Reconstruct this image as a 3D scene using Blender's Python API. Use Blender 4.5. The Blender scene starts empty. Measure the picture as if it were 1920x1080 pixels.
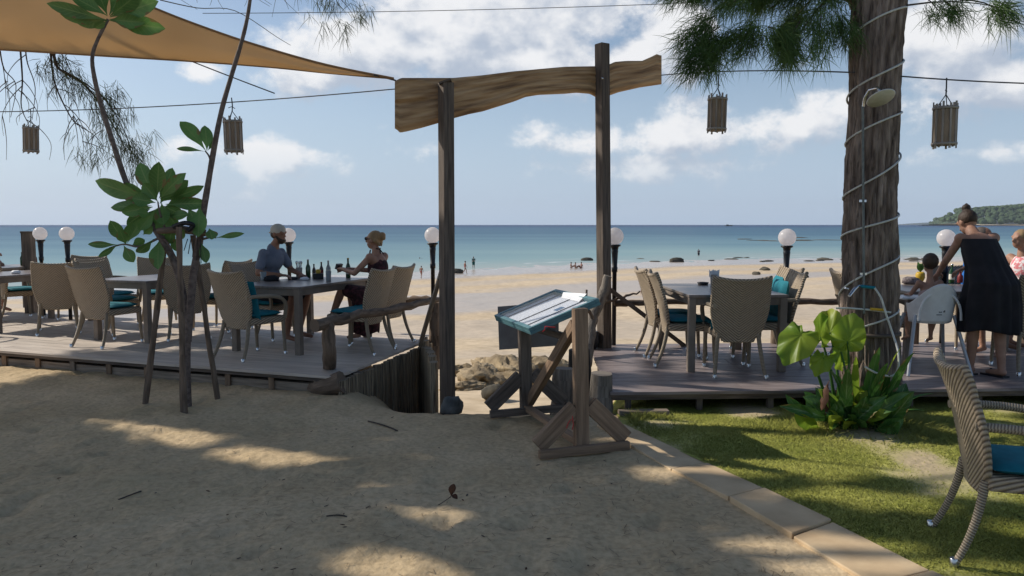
import bpy, bmesh, math, random
import numpy as np
from mathutils import Vector as V, Matrix, noise
R = math.radians
random.seed(7); rng = np.random.default_rng(7)
scene = bpy.context.scene
col = scene.collection

# ------------------------------------------------------------------ camera
CAM = V((0, 0, 1.6)); FPX = 1440.0; PITCH = math.atan(119.0 / FPX)
cd = bpy.data.cameras.new('camera'); cam = bpy.data.objects.new('camera', cd); col.objects.link(cam)
cd.sensor_width = 36; cd.lens = 36 * FPX / 1920; cd.clip_start = .05; cd.clip_end = 60000
cam.location = CAM; cam.rotation_euler = (R(90) - PITCH, 0, 0); scene.camera = cam

# ------------------------------------------------------------------ sun, sky, exposure
SUN_EL = R(36.5); SUN_AZ = R(68)          # azimuth measured from +Y towards -X
SDIR = V((-math.sin(SUN_AZ) * math.cos(SUN_EL), math.cos(SUN_AZ) * math.cos(SUN_EL), math.sin(SUN_EL)))
sl = bpy.data.lights.new('sun', 'SUN'); sl.energy = 4.7; sl.angle = R(.55); sl.color = (1, .93, .82)
so = bpy.data.objects.new('sun', sl); col.objects.link(so)
so.rotation_euler = (-SDIR).to_track_quat('-Z', 'Y').to_euler()
scene.view_settings.view_transform = 'Standard'; scene.view_settings.look = 'None'
scene.view_settings.exposure = -0.05; scene.view_settings.gamma = 1.0
scene.view_settings.use_curve_mapping = False
scene.cycles.use_denoising = True
scene.cycles.max_bounces = 5; scene.cycles.diffuse_bounces = 3; scene.cycles.glossy_bounces = 2; scene.cycles.transparent_max_bounces = 12
scene.cycles.volume_bounces = 0
scene.cycles.sample_clamp_indirect = 6


def pdir(px, py):
    c, s = math.cos(PITCH), math.sin(PITCH)
    x = (px - 960) / FPX; y = (540 - py) / FPX
    return V((x, c + y * s, -s + y * c))
def at(px, py, Y):
    d = pdir(px, py); return CAM + d * (Y / d.y)
def onz(px, py, z):
    d = pdir(px, py); return CAM + d * ((z - CAM.z) / d.z)
def topx(p):
    d = V(p) - CAM; c, s = math.cos(PITCH), math.sin(PITCH)
    f = d.y * c - d.z * s; u = d.y * s + d.z * c
    return 960 + FPX * d.x / f, 540 - FPX * u / f

# world with Nishita sky and cumulus laid out by direction
w = bpy.data.worlds.new('World'); scene.world = w; w.use_nodes = True
w.cycles.sampling_method = 'MANUAL'; w.cycles.sample_map_resolution = 256
nt = w.node_tree; nt.nodes.clear(); N = nt.nodes.new; Lk = nt.links.new
out = N('ShaderNodeOutputWorld'); bg = N('ShaderNodeBackground'); Lk(bg.outputs[0], out.inputs[0])
bg.inputs[1].default_value = .112
sky = N('ShaderNodeTexSky'); sky.sky_type = 'NISHITA'; sky.sun_disc = False
sky.sun_elevation = SUN_EL; sky.sun_rotation = -SUN_AZ; sky.air_density = 1.0; sky.dust_density = 1.3; sky.ozone_density = 2.2
tc = N('ShaderNodeTexCoord')
def wmath(op, a, b=None, c=None, clamp=False):
    n = N('ShaderNodeMath'); n.operation = op; n.use_clamp = clamp
    for i, q in enumerate((a, b, c)):
        if q is None: continue
        if isinstance(q, (int, float)): n.inputs[i].default_value = q
        else: Lk(q, n.inputs[i])
    return n.outputs[0]
def wvec(op, a, b):
    n = N('ShaderNodeVectorMath'); n.operation = op
    for i, q in enumerate((a, b)):
        if isinstance(q, (tuple, list, V)): n.inputs[i].default_value = q
        elif q is not None: Lk(q, n.inputs[i])
    return n.outputs['Value' if op == 'LENGTH' else 'Vector']
def wnoise(vec, scale, detail, rough=.55):
    n = N('ShaderNodeTexNoise'); n.inputs['Scale'].default_value = scale; n.inputs['Detail'].default_value = detail
    n.inputs['Roughness'].default_value = rough; Lk(vec, n.inputs['Vector']); return n.outputs['Fac']
dirv = wvec('NORMALIZE', tc.outputs['Generated'], None)
CLOUDS = [(925, 35, 310, 165, 1.4), (700, 100, 260, 100, 1.15), (985, 110, 240, 90, 1.2), (590, 140, 150, 60, .85),
          (1275, 70, 90, 105, 1.2), (1190, 108, 110, 50, 1.0), (1790, 85, 145, 120, 1.3), (1860, 150, 170, 75, .95),
          (1330, 240, 240, 80, .74), (1110, 265, 250, 46, .58), (1545, 225, 200, 70, .66), (1740, 205, 210, 80, .62), (380, 130, 70, 34, .85),
          (1220, 318, 320, 50, .55), (1850, 285, 200, 40, .55), (560, 290, 360, 50, .52)]
def cloudfield(vec, det=7, extra=True):
    best = None
    for (px, py, rx, ry, s) in CLOUDS:
        c = pdir(px, py).normalized()
        k = V((FPX / rx, FPX / rx, FPX / ry))
        d = N('ShaderNodeVectorMath'); d.operation = 'MULTIPLY_ADD'; Lk(vec, d.inputs[0]); d.inputs[1].default_value = k; d.inputs[2].default_value = -c * k
        l = wvec('LENGTH', d.outputs[0], None)
        v = wmath('MULTIPLY_ADD', l, -s, s)
        best = wmath('MAXIMUM', 0.0 if best is None else best, v)
    st = wvec('MULTIPLY', vec, (1, 1, 1.35))
    n1 = wnoise(st, 13.0, det, .62)
    if not extra: return wmath('ADD', wmath('MULTIPLY', best, .80), wmath('MULTIPLY', wmath('SUBTRACT', n1, .5), 1.3))
    far = wnoise(wvec('MULTIPLY', vec, (1, 1, 2.2)), 3.0, 4)
    far = wmath('MULTIPLY', wmath('SUBTRACT', far, .58, clamp=True), 1.3)
    f = wmath('ADD', wmath('MULTIPLY', best, .80), wmath('MULTIPLY', wmath('SUBTRACT', n1, .5), 1.3))
    return wmath('ADD', f, far)
f0 = cloudfield(dirv)
f1 = cloudfield(wvec('ADD', dirv, tuple(SDIR * .016 + V((0, 0, .016)))), 3, False)
mask = N('ShaderNodeMapRange'); mask.interpolation_type = 'SMOOTHSTEP'; mask.inputs[1].default_value = .16; mask.inputs[2].default_value = .48
Lk(f0, mask.inputs[0])
lit = N('ShaderNodeMapRange'); lit.inputs[1].default_value = -.30; lit.inputs[2].default_value = .26; lit.interpolation_type = 'SMOOTHSTEP'
Lk(wmath('SUBTRACT', f0, f1), lit.inputs[0])
cc = N('ShaderNodeMix'); cc.data_type = 'RGBA'; Lk(lit.outputs[0], cc.inputs['Factor'])
cc.inputs['A'].default_value = (4.3, 4.9, 5.9, 1); cc.inputs['B'].default_value = (8.6, 8.6, 8.7, 1)
sep = N('ShaderNodeSeparateXYZ'); Lk(dirv, sep.inputs[0])
# low band of pale moist air over the sea (same all the way round)
band = N('ShaderNodeMapRange'); band.inputs[1].default_value = .30; band.inputs[2].default_value = -.02; band.interpolation_type = 'SMOOTHSTEP'
Lk(sep.outputs['Z'], band.inputs[0])
tint = N('ShaderNodeMix'); tint.data_type = 'RGBA'; tint.blend_type = 'MIX'
Lk(wmath('MULTIPLY', band.outputs[0], .86), tint.inputs['Factor']); Lk(sky.outputs[0], tint.inputs['A']); tint.inputs['B'].default_value = (4.5, 5.75, 7.5, 1)
mx = N('ShaderNodeMix'); mx.data_type = 'RGBA'
Lk(wmath('MULTIPLY', mask.outputs[0], wmath('MULTIPLY', wmath('ADD', wmath('MULTIPLY', sep.outputs['Z'], 9.0), .12, clamp=True), .93)), mx.inputs['Factor'])
Lk(tint.outputs['Result'], mx.inputs['A']); Lk(cc.outputs['Result'], mx.inputs['B'])
Lk(mx.outputs['Result'], bg.inputs[0])

# ------------------------------------------------------------------ helpers
def smooth(a, b, x):
    t = min(1, max(0, (x - a) / (b - a))); return t * t * (3 - 2 * t)
WORLD = {}      # translation of a root, so that parts modelled in world space can hang under it

class MB:
    def __init__(s): s.v = []; s.f = []; s.sm = []; s.uv = []; s.mi = []
    def add(s, vs, fs, smooth=False, uvs=None, mi=0):
        b = len(s.v); s.v += [tuple(p) for p in vs]
        for k, f in enumerate(fs):
            s.f.append([i + b for i in f]); s.sm.append(smooth); s.mi.append(mi)
            s.uv.append(uvs[k] if uvs else [(0, 0)] * len(f))
    def beam(s, p0, p1, wd, ht, up=(0, 0, 1), w1=None, h1=None, mi=0):
        p0, p1 = V(p0), V(p1); d = (p1 - p0); L = d.length; d.normalize(); up = V(up)
        if abs(d.dot(up)) > .98: up = V((0, 1, 0))
        x = d.cross(up).normalized(); u = x.cross(d).normalized()
        w1 = wd if w1 is None else w1; h1 = ht if h1 is None else h1
        vs = []
        for (p, a, b) in ((p0, wd, ht), (p1, w1, h1)):
            for sx, su in ((-1, -1), (1, -1), (1, 1), (-1, 1)): vs.append(p + x * sx * a / 2 + u * su * b / 2)
        o = random.random() * 9; per = [0, wd, wd + ht, 2 * wd + ht, 2 * wd + 2 * ht]
        fs = [(0, 3, 2, 1), (4, 5, 6, 7)]; uvs = [[(o, 0), (o, ht), (o + wd, ht), (o + wd, 0)]] * 2
        for i in range(4):
            j = (i + 1) % 4; fs.append((i, j, j + 4, i + 4))
            uvs.append([(o, o + per[i]), (o, o + per[i + 1]), (o + L, o + per[i + 1]), (o + L, o + per[i])])
        s.add(vs, fs, False, uvs, mi); return s
    def box(s, c, size, rz=0, mi=0):
        c = V(c); a = V((math.cos(rz), math.sin(rz), 0)) * size[0] / 2; y = V((-math.sin(rz), math.cos(rz), 0))
        return s.beam(c - a, c + a, size[1], size[2], mi=mi)
    def tube(s, pts, rad, n=8, cap=True, smooth=True, squash=1.0, mi=0, bump=None):
        pts = [V(p) for p in pts]; m = len(pts)
        if not isinstance(rad, (list, tuple)): rad = [rad] * m
        vs = []; t0 = (pts[1] - pts[0]).normalized()
        up = V((0, 0, 1)) if abs(t0.z) < .9 else V((1, 0, 0)); x = t0.cross(up).normalized(); ln = [0]
        for i in range(m):
            t = (pts[min(i + 1, m - 1)] - pts[max(i - 1, 0)]).normalized()
            x = (x - t * x.dot(t)).normalized(); y = t.cross(x)
            if i: ln.append(ln[-1] + (pts[i] - pts[i - 1]).length)
            for k in range(n):
                a = 2 * math.pi * k / n; r = rad[i]
                if bump: r *= bump(i, k, pts[i])
                vs.append(pts[i] + x * math.cos(a) * r + y * math.sin(a) * r * squash)
        fs = []; uvs = []
        for i in range(m - 1):
            for k in range(n):
                k2 = (k + 1) % n; fs.append((i * n + k, i * n + k2, (i + 1) * n + k2, (i + 1) * n + k))
                c = 2 * math.pi * rad[i] / n
                uvs.append([(ln[i], k * c), (ln[i], (k + 1) * c), (ln[i + 1], (k + 1) * c), (ln[i + 1], k * c)])
        s.add(vs, fs, smooth, uvs, mi)
        if cap:
            s.add(vs[:n], [tuple(range(n - 1, -1, -1))], False, None, mi); s.add(vs[-n:], [tuple(range(n))], False, None, mi)
        return s
    def lathe(s, prof, c=(0, 0, 0), n=16, M=None, mi=0, smooth=True):
        c = V(c); vs = []
        for (r, z) in prof:
            for k in range(n):
                a = 2 * math.pi * k / n; p = V((r * math.cos(a), r * math.sin(a), z)); vs.append((M @ p if M else p) + c)
        fs = []
        for i in range(len(prof) - 1):
            for k in range(n):
                k2 = (k + 1) % n; fs.append((i * n + k, i * n + k2, (i + 1) * n + k2, (i + 1) * n + k))
        s.add(vs, fs, smooth, None, mi)
        for i, rev in ((0, True), (len(prof) - 1, False)):
            if prof[i][0] > 1e-4:
                q = vs[i * n:(i + 1) * n]; s.add(q, [tuple(range(n - 1, -1, -1)) if rev else tuple(range(n))], False, None, mi)
        return s
    def ell(s, c, r, M=None, n=12, mi=0):
        if not isinstance(r, (tuple, list)): r = (r, r, r)
        vs = []; fs = []; h = n // 2; c = V(c)
        for i in range(h + 1):
            th = math.pi * i / h
            for k in range(n):
                a = 2 * math.pi * k / n
                p = V((r[0] * math.sin(th) * math.cos(a), r[1] * math.sin(th) * math.sin(a), r[2] * math.cos(th)))
                vs.append((M @ p if M else p) + c)
        for i in range(h):
            for k in range(n):
                k2 = (k + 1) % n; fs.append((i * n + k, (i + 1) * n + k, (i + 1) * n + k2, i * n + k2))
        s.add(vs, fs, True, None, mi); return s
    def grid(s, fn, nu, nv, smooth=True, mi=0, uvf=None):
        vs = [fn(i / nu, j / nv) for j in range(nv + 1) for i in range(nu + 1)]
        fs = []; uvs = []
        for j in range(nv):
            for i in range(nu):
                a = j * (nu + 1) + i; fs.append((a, a + 1, a + nu + 2, a + nu + 1))
                q = [(i / nu, j / nv), ((i + 1) / nu, j / nv), ((i + 1) / nu, (j + 1) / nv), (i / nu, (j + 1) / nv)]
                uvs.append([uvf(*t) for t in q] if uvf else q)
        s.add(vs, fs, smooth, uvs, mi); return s
    def slab(s, poly, off, smooth=False, mi=0, uvax=None):
        """closed prism from a loop of 3-D points and an offset vector"""
        poly = [V(p) for p in poly]; off = V(off); n = len(poly); vs = poly + [p + off for p in poly]
        fs = [tuple(range(n - 1, -1, -1)), tuple(range(n, 2 * n))] + [(i, (i + 1) % n, (i + 1) % n + n, i + n) for i in range(n)]
        uvs = None
        if uvax:
            a, b = V(uvax[0]), V(uvax[1]); uvs = [[(vs[i].dot(a), vs[i].dot(b)) for i in f] for f in fs]
        s.add(vs, fs, smooth, uvs, mi); return s
    def build(s, name, mat, parent=None, bevel=0, recalc=False):
        me = bpy.data.meshes.new(name); me.from_pydata(s.v, [], s.f)
        me.polygons.foreach_set('use_smooth', s.sm)
        uvl = me.uv_layers.new(name='UVMap')
        uvl.data.foreach_set('uv', [c for f in s.uv for p in f for c in p])
        mats = mat if isinstance(mat, list) else [mat]
        for m_ in mats: me.materials.append(m_)
        if len(mats) > 1: me.polygons.foreach_set('material_index', s.mi)
        if recalc:
            bm = bmesh.new(); bm.from_mesh(me); bmesh.ops.recalc_face_normals(bm, faces=bm.faces); bm.to_mesh(me); bm.free()
        me.update()
        return link(name, me, parent, bevel)

def link(name, me, parent=None, bevel=0):
    o = bpy.data.objects.new(name, me); col.objects.link(o)
    if parent is not None:
        o.parent = parent
        if parent.name in WORLD: o.location = -WORLD[parent.name]
    if bevel:
        b = o.modifiers.new('bevel', 'BEVEL'); b.width = bevel; b.segments = 2; b.limit_method = 'ANGLE'; b.angle_limit = R(40)
    return o
def tag(o, label=None, cat=None, group=None, kind=None):
    if label: o['label'] = label
    if cat: o['category'] = cat
    if group: o['group'] = group
    if kind: o['kind'] = kind
    return o
def thing(name, label, cat, loc=(0, 0, 0), group=None, world=True):
    o = bpy.data.objects.new(name, None); col.objects.link(o); o.empty_display_size = .1
    o.location = loc
    if world: WORLD[o.name] = V(loc)
    return tag(o, label, cat, group)
def copy_tree(o, parent=None):
    c = o.copy(); col.objects.link(c); c.parent = parent
    for ch in list(o.children): copy_tree(ch, c)
    return c
def place(proto, used, label, loc, rz, group=None, scale=1):
    o = proto if not used else copy_tree(proto)
    o.location = loc; o.rotation_euler = (0, 0, rz); o.scale = (scale,) * 3; o['label'] = label
    if group: o['group'] = group
    return o

# ------------------------------------------------------------------ materials
def nodes(name):
    m = bpy.data.materials.new(name); m.use_nodes = True; t = m.node_tree
    return m, t, t.nodes['Principled BSDF'], t.nodes.new, t.links.new
def rgba(c): return (c[0], c[1], c[2], 1)
def M(name, c1, c2=None, scale=6, rough=.75, bump=.0, bscale=None, coords='Object', stretch=(1, 1, 1), rand=0., metal=0, spec=.35,
      detail=6, lo=.3, hi=.7, bdist=.01, trans=0, c3=None):
    m, t, b, N, L = nodes(name)
    b.inputs['Roughness'].default_value = rough; b.inputs['Metallic'].default_value = metal
    b.inputs['Specular IOR Level'].default_value = spec
    tc = N('ShaderNodeTexCoord'); mp = N('ShaderNodeMapping'); mp.inputs['Scale'].default_value = stretch
    L(tc.outputs[coords], mp.inputs[0])
    nz = N('ShaderNodeTexNoise'); nz.inputs['Scale'].default_value = scale; nz.inputs['Detail'].default_value = detail; L(mp.outputs[0], nz.inputs['Vector'])
    rp = N('ShaderNodeValToRGB'); rp.color_ramp.elements[0].position = lo; rp.color_ramp.elements[1].position = hi
    rp.color_ramp.elements[0].color = rgba(c1); rp.color_ramp.elements[1].color = rgba(c2 or c1)
    if c3: e = rp.color_ramp.elements.new((lo + hi) / 2); e.color = rgba(c3)
    L(nz.outputs['Fac'], rp.inputs[0]); c = rp.outputs[0]
    if rand:
        oi = N('ShaderNodeObjectInfo'); hs = N('ShaderNodeHueSaturation'); mr = N('ShaderNodeMapRange')
        mr.inputs[3].default_value = 1 - rand; mr.inputs[4].default_value = 1 + rand
        L(oi.outputs['Random'], mr.inputs[0]); L(mr.outputs[0], hs.inputs['Value']); L(c, hs.inputs['Color']); c = hs.outputs[0]
    L(c, b.inputs['Base Color'])
    if bump:
        n2 = N('ShaderNodeTexNoise'); n2.inputs['Scale'].default_value = bscale or scale * 2; n2.inputs['Detail'].default_value = 8; L(mp.outputs[0], n2.inputs['Vector'])
        bp = N('ShaderNodeBump'); bp.inputs['Strength'].default_value = bump; bp.inputs['Distance'].default_value = bdist
        L(n2.outputs['Fac'], bp.inputs['Height']); L(bp.outputs[0], b.inputs['Normal'])
    if trans:
        tr = N('ShaderNodeBsdfTranslucent'); L(c, tr.inputs[0]); mxs = N('ShaderNodeMixShader'); mxs.inputs[0].default_value = trans
        L(b.outputs[0], mxs.inputs[1]); L(tr.outputs[0], mxs.inputs[2]); L(mxs.outputs[0], t.nodes['Material Output'].inputs[0])
    return m
WG = dict(coords='UV', stretch=(1, 14, 14), detail=8)
wood_grey = M('weathered_wood', (.15, .115, .085), (.36, .29, .225), 3, .8, .5, 6, rand=.18, bdist=.004, **WG)
wood_dark = M('dark_wood', (.06, .046, .037), (.18, .14, .11), 3, .75, .5, 6, rand=.2, bdist=.004, **WG)
wood_beam = M('slab_wood', (.17, .095, .05), (.60, .41, .24), 1.6, .75, .9, 5, c3=(.42, .26, .135), bdist=.006, **WG)
wood_tan = M('sawn_wood', (.14, .088, .055), (.35, .235, .15), 2.5, .75, .5, 6, rand=.1, bdist=.004, **WG)
wood_side = M('mossy_boards', (.09, .068, .048), (.46, .37, .25), 4, .85, .7, 7, rand=.35, bdist=.006, lo=.35, hi=.75, **WG)
deck_l = M('pale_decking', (.42, .35, .29), (.64, .56, .48), 2.0, .62, .35, 6, rand=.12, bdist=.003, **WG)
deck_r = M('purple_brown_decking', (.12, .092, .09), (.33, .275, .265), 3.0, .48, .25, 6, rand=.10, bdist=.002, spec=.5, **WG)
log_m = M('log_bark', (.07, .05, .035), (.25, .18, .13), 4, .85, .8, 9, coords='UV', stretch=(1, 6, 6), bdist=.012)
stump_m = M('grey_log', (.10, .085, .07), (.30, .26, .22), 4, .9, .8, 8, coords='UV', stretch=(1, 8, 8), bdist=.012)
bark_m = M('casuarina_bark', (.075, .055, .045), (.34, .27, .225), 7, .95, 1.0, 16, stretch=(3.2, 3.2, .55), bdist=.03, detail=9, c3=(.19, .145, .118))
stem_m = M('sapling_bark', (.08, .058, .05), (.20, .155, .13), 30, .8, .3, 60, bdist=.003)
twig_m = M('twig_bark', (.045, .035, .03), (.10, .08, .065), 20, .9)
leaf_m = M('broad_leaf', (.075, .17, .045), (.135, .27, .07), 7, .42, .15, 30, rand=.2, trans=.32, spec=.4, bdist=.002)
taro_m = M('taro_leaf', (.13, .27, .025), (.40, .46, .05), 3, .42, .3, 14, rand=.1, trans=.5, bdist=.004)
strap_m = M('strap_leaf', (.035, .10, .02), (.08, .20, .04), 6, .35, .15, 30, rand=.25, trans=.25, bdist=.003)
red_leaf = M('dead_leaf', (.055, .024, .013), (.12, .055, .03), 12, .8, .3, 30, trans=.1)
needle_m = M('needles', (.04, .085, .022), (.11, .19, .05), 3, .6, trans=.25)
needle_p = M('pale_needles', (.05, .07, .035), (.11, .135, .07), 3, .7, trans=.25)
black_pl = M('black_plastic', (.012, .013, .016), (.02, .021, .026), 20, .4)
metal_m = M('chrome', (.55, .56, .58), None, rough=.22, metal=1)
pipe_m = M('grey_pipe', (.10, .115, .11), (.17, .185, .175), 30, .45)
rope_m = M('rope_light', (.46, .46, .43), (.60, .60, .56), 40, .4)
white_pl = M('white_plastic', (.66, .66, .66), (.74, .74, .74), 20, .38)
teal_m = M('teal_cushion', (.006, .135, .18), (.012, .20, .25), 12, .85, .25, 300, rand=.08, bdist=.001)
glass_globe = M('opal_globe', (.86, .84, .85), (.9, .88, .89), 8, .25, spec=.5, trans=.7)
bamboo_m = M('bamboo', (.20, .175, .15), (.40, .36, .32), 5, .6, .3, 12, rand=.1, coords='UV', stretch=(1, 9, 9), bdist=.002)
bamboo_in = M('lantern_cloth', (.42, .34, .26), (.56, .47, .37), 8, .9, trans=.6)
wire_m = M('wire', (.04, .04, .045), None, rough=.6)
skin_m = M('skin', (.28, .15, .10), (.40, .225, .155), 10, .55, spec=.3)
skin_t = M('tanned_skin', (.21, .105, .066), (.30, .155, .10), 10, .55, spec=.3)
hair_b = M('blond_hair', (.16, .10, .05), (.34, .23, .12), 9, .6, .8, 60, stretch=(1, 1, .3), bdist=.006)
hair_d = M('brown_hair', (.028, .017, .011), (.075, .046, .03), 9, .6, .8, 60, stretch=(1, 1, .3), bdist=.006)
hair_g = M('grey_hair', (.07, .055, .045), (.14, .115, .10), 9, .7)
black_cl = M('black_cloth', (.010, .010, .013), (.020, .019, .024), 8, .9)
dark_glass = M('dark_lens', (.005, .005, .006), None, rough=.1)
paper_m = M('paper', (.72, .73, .76), (.80, .81, .83), 8, .5)

def add_veins(m, light=1.7):
    t = m.node_tree; N, L = t.nodes.new, t.links.new; b = t.nodes['Principled BSDF']; src = b.inputs['Base Color'].links[0].from_socket
    tos = [l.to_socket for l in src.links]; tc = N('ShaderNodeTexCoord'); sp = N('ShaderNodeSeparateXYZ'); L(tc.outputs['UV'], sp.inputs[0])
    def mt(op, a, b_=None):
        n = N('ShaderNodeMath'); n.operation = op
        for i, q in enumerate((a, b_)):
            if q is None: continue
            if isinstance(q, (int, float)): n.inputs[i].default_value = q
            else: L(q, n.inputs[i])
        return n.outputs[0]
    au = mt('ABSOLUTE', mt('SUBTRACT', sp.outputs['X'], .5)); rib = mt('LESS_THAN', au, .035)
    side = mt('MULTIPLY', mt('GREATER_THAN', mt('SINE', mt('MULTIPLY', mt('SUBTRACT', sp.outputs['Y'], mt('MULTIPLY', au, .35)), 62.0)), .82), .4)
    f = mt('MULTIPLY', mt('MAXIMUM', rib, side), .75)
    br = N('ShaderNodeTexNoise'); br.inputs['Scale'].default_value = 9; L(tc.outputs['Object'], br.inputs['Vector'])
    brf = mt('MULTIPLY', mt('GREATER_THAN', mt('ADD', mt('MULTIPLY', au, .5), br.outputs['Fac']), .83), .8)
    mx = N('ShaderNodeMix'); mx.data_type = 'RGBA'; L(f, mx.inputs['Factor']); L(src, mx.inputs['A']); mx.inputs['B'].default_value = (.20 * light / 1.7, .30 * light / 1.7, .10, 1)
    m2 = N('ShaderNodeMix'); m2.data_type = 'RGBA'; L(brf, m2.inputs['Factor']); L(mx.outputs['Result'], m2.inputs['A']); m2.inputs['B'].default_value = (.20, .13, .05, 1)
    for q in tos: L(m2.outputs['Result'], q)
add_veins(leaf_m); add_veins(strap_m, 1.3)
# ------------------------------------------------------------------ terrain
GAPK = [(6.35, 0), (6.8, -.1), (7.4, -.36), (8.5, -.82), (10.5, -1.28), (13, -1.5), (15, -1.65), (20, -2.1), (30, -3.0), (45, -3.85), (62, -4.28), (80, -4.47), (99, -4.62), (125, -4.95), (200, -7), (400, -12)]
DECK = [(9.0, 0), (10.6, -1.0), (13, -1.5)] + GAPK[6:]
def interp(K, x):
    if x <= K[0][0]: return K[0][1]
    for (a, za), (b, zb) in zip(K, K[1:]):
        if x <= b: return za + (zb - za) * (x - a) / (b - a)
    return K[-1][1]
def fbm(x, y, s, o=4):
    return noise.fractal(V((x * s, y * s, 1.7)), .9, 2.0, o)
def hgt(x, y, fine=True):
    ye = y - 50 * math.tanh((x + 15) / 55) * smooth(28, 75, y)
    g = smooth(-1.75, -.9, x + .1 * (y - 8)) * (1 - smooth(.75, 1.35, x))
    yd = ye + max(0, -x - 1) * .36 * -1 * (1 - smooth(14, 24, y))
    z = interp(GAPK, ye) * g + interp(DECK, yd) * (1 - g) if y < 24 else interp(GAPK, ye)
    if fine:
        if y < 9.5: z += .05 * smooth(.5, -3.5, x) * smooth(5, 7, y) * 0 + .018 * fbm(x, y, .9, 3)
        else: z += min(.09, .004 * y) * fbm(x, y, .35, 4)
    return z
def G(px, py):
    d = pdir(px, py); t = 3.0
    while t < 900:
        p = CAM + d * t
        if p.z <= hgt(p.x, p.y, False): break
        t *= 1.003
    return CAM + d * t

# path edge (left) in world space: lawn lies to its right
PL = [onz(1118, 800, 0), onz(1258, 886, 0), onz(1366, 940, 0), onz(1486, 1012, 0), onz(1640, 1105, 0)]
PR = [onz(1172, 800, 0), onz(1325, 874, 0), onz(1432, 923, 0), onz(1560, 985, 0), onz(1745, 1078, 0)]
def pathx(y, K=PR):
    pts = sorted([(p.y, p.x) for p in K])
    if y <= pts[0][0]: return pts[0][1] + (y - pts[0][0]) * (pts[1][1] - pts[0][1]) / (pts[1][0] - pts[0][0])
    return interp([(a, b) for a, b in pts], y)

def axis_rows(a):
    o = []
    for lo, hi, st in a:
        o += list(np.arange(lo, hi, st))
    o.append(a[-1][1]); return o
def sheet(name, xs, ys, zf, mat):
    nx, ny = len(xs), len(ys)
    vs = [(x, y, zf(x, y)) for y in ys for x in xs]
    fs = [(j * nx + i, j * nx + i + 1, (j + 1) * nx + i + 1, (j + 1) * nx + i) for j in range(ny - 1) for i in range(nx - 1)]
    me = bpy.data.meshes.new(name); me.from_pydata(vs, [], fs); me.polygons.foreach_set('use_smooth', [True] * len(fs))
    me.materials.append(mat); me.update(); return link(name, me)

def sand_z(x, y):
    z = hgt(x, y)
    if -7 < x < 5 and 1 < y < 9.4:
        n = fbm(x, y, 3.2, 3) * .014 + fbm(x + 9, y * 1.7, 7.5, 2) * .011
        r = 1 - abs(noise.noise(V((x * 2.6, y * 4.2, 3.3)))) ; n += max(0, r - .86) * .07
        c = noise.noise(V((x * 4.4, y * 4.4, 8.1))); n -= max(0, c - .34) * .11       # footprints
        z += n * (1 - smooth(pathx(y, PL) - .25, pathx(y, PL) - .05, x) if y < 6.2 else smooth(1.2, .7, x))
    return z

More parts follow.
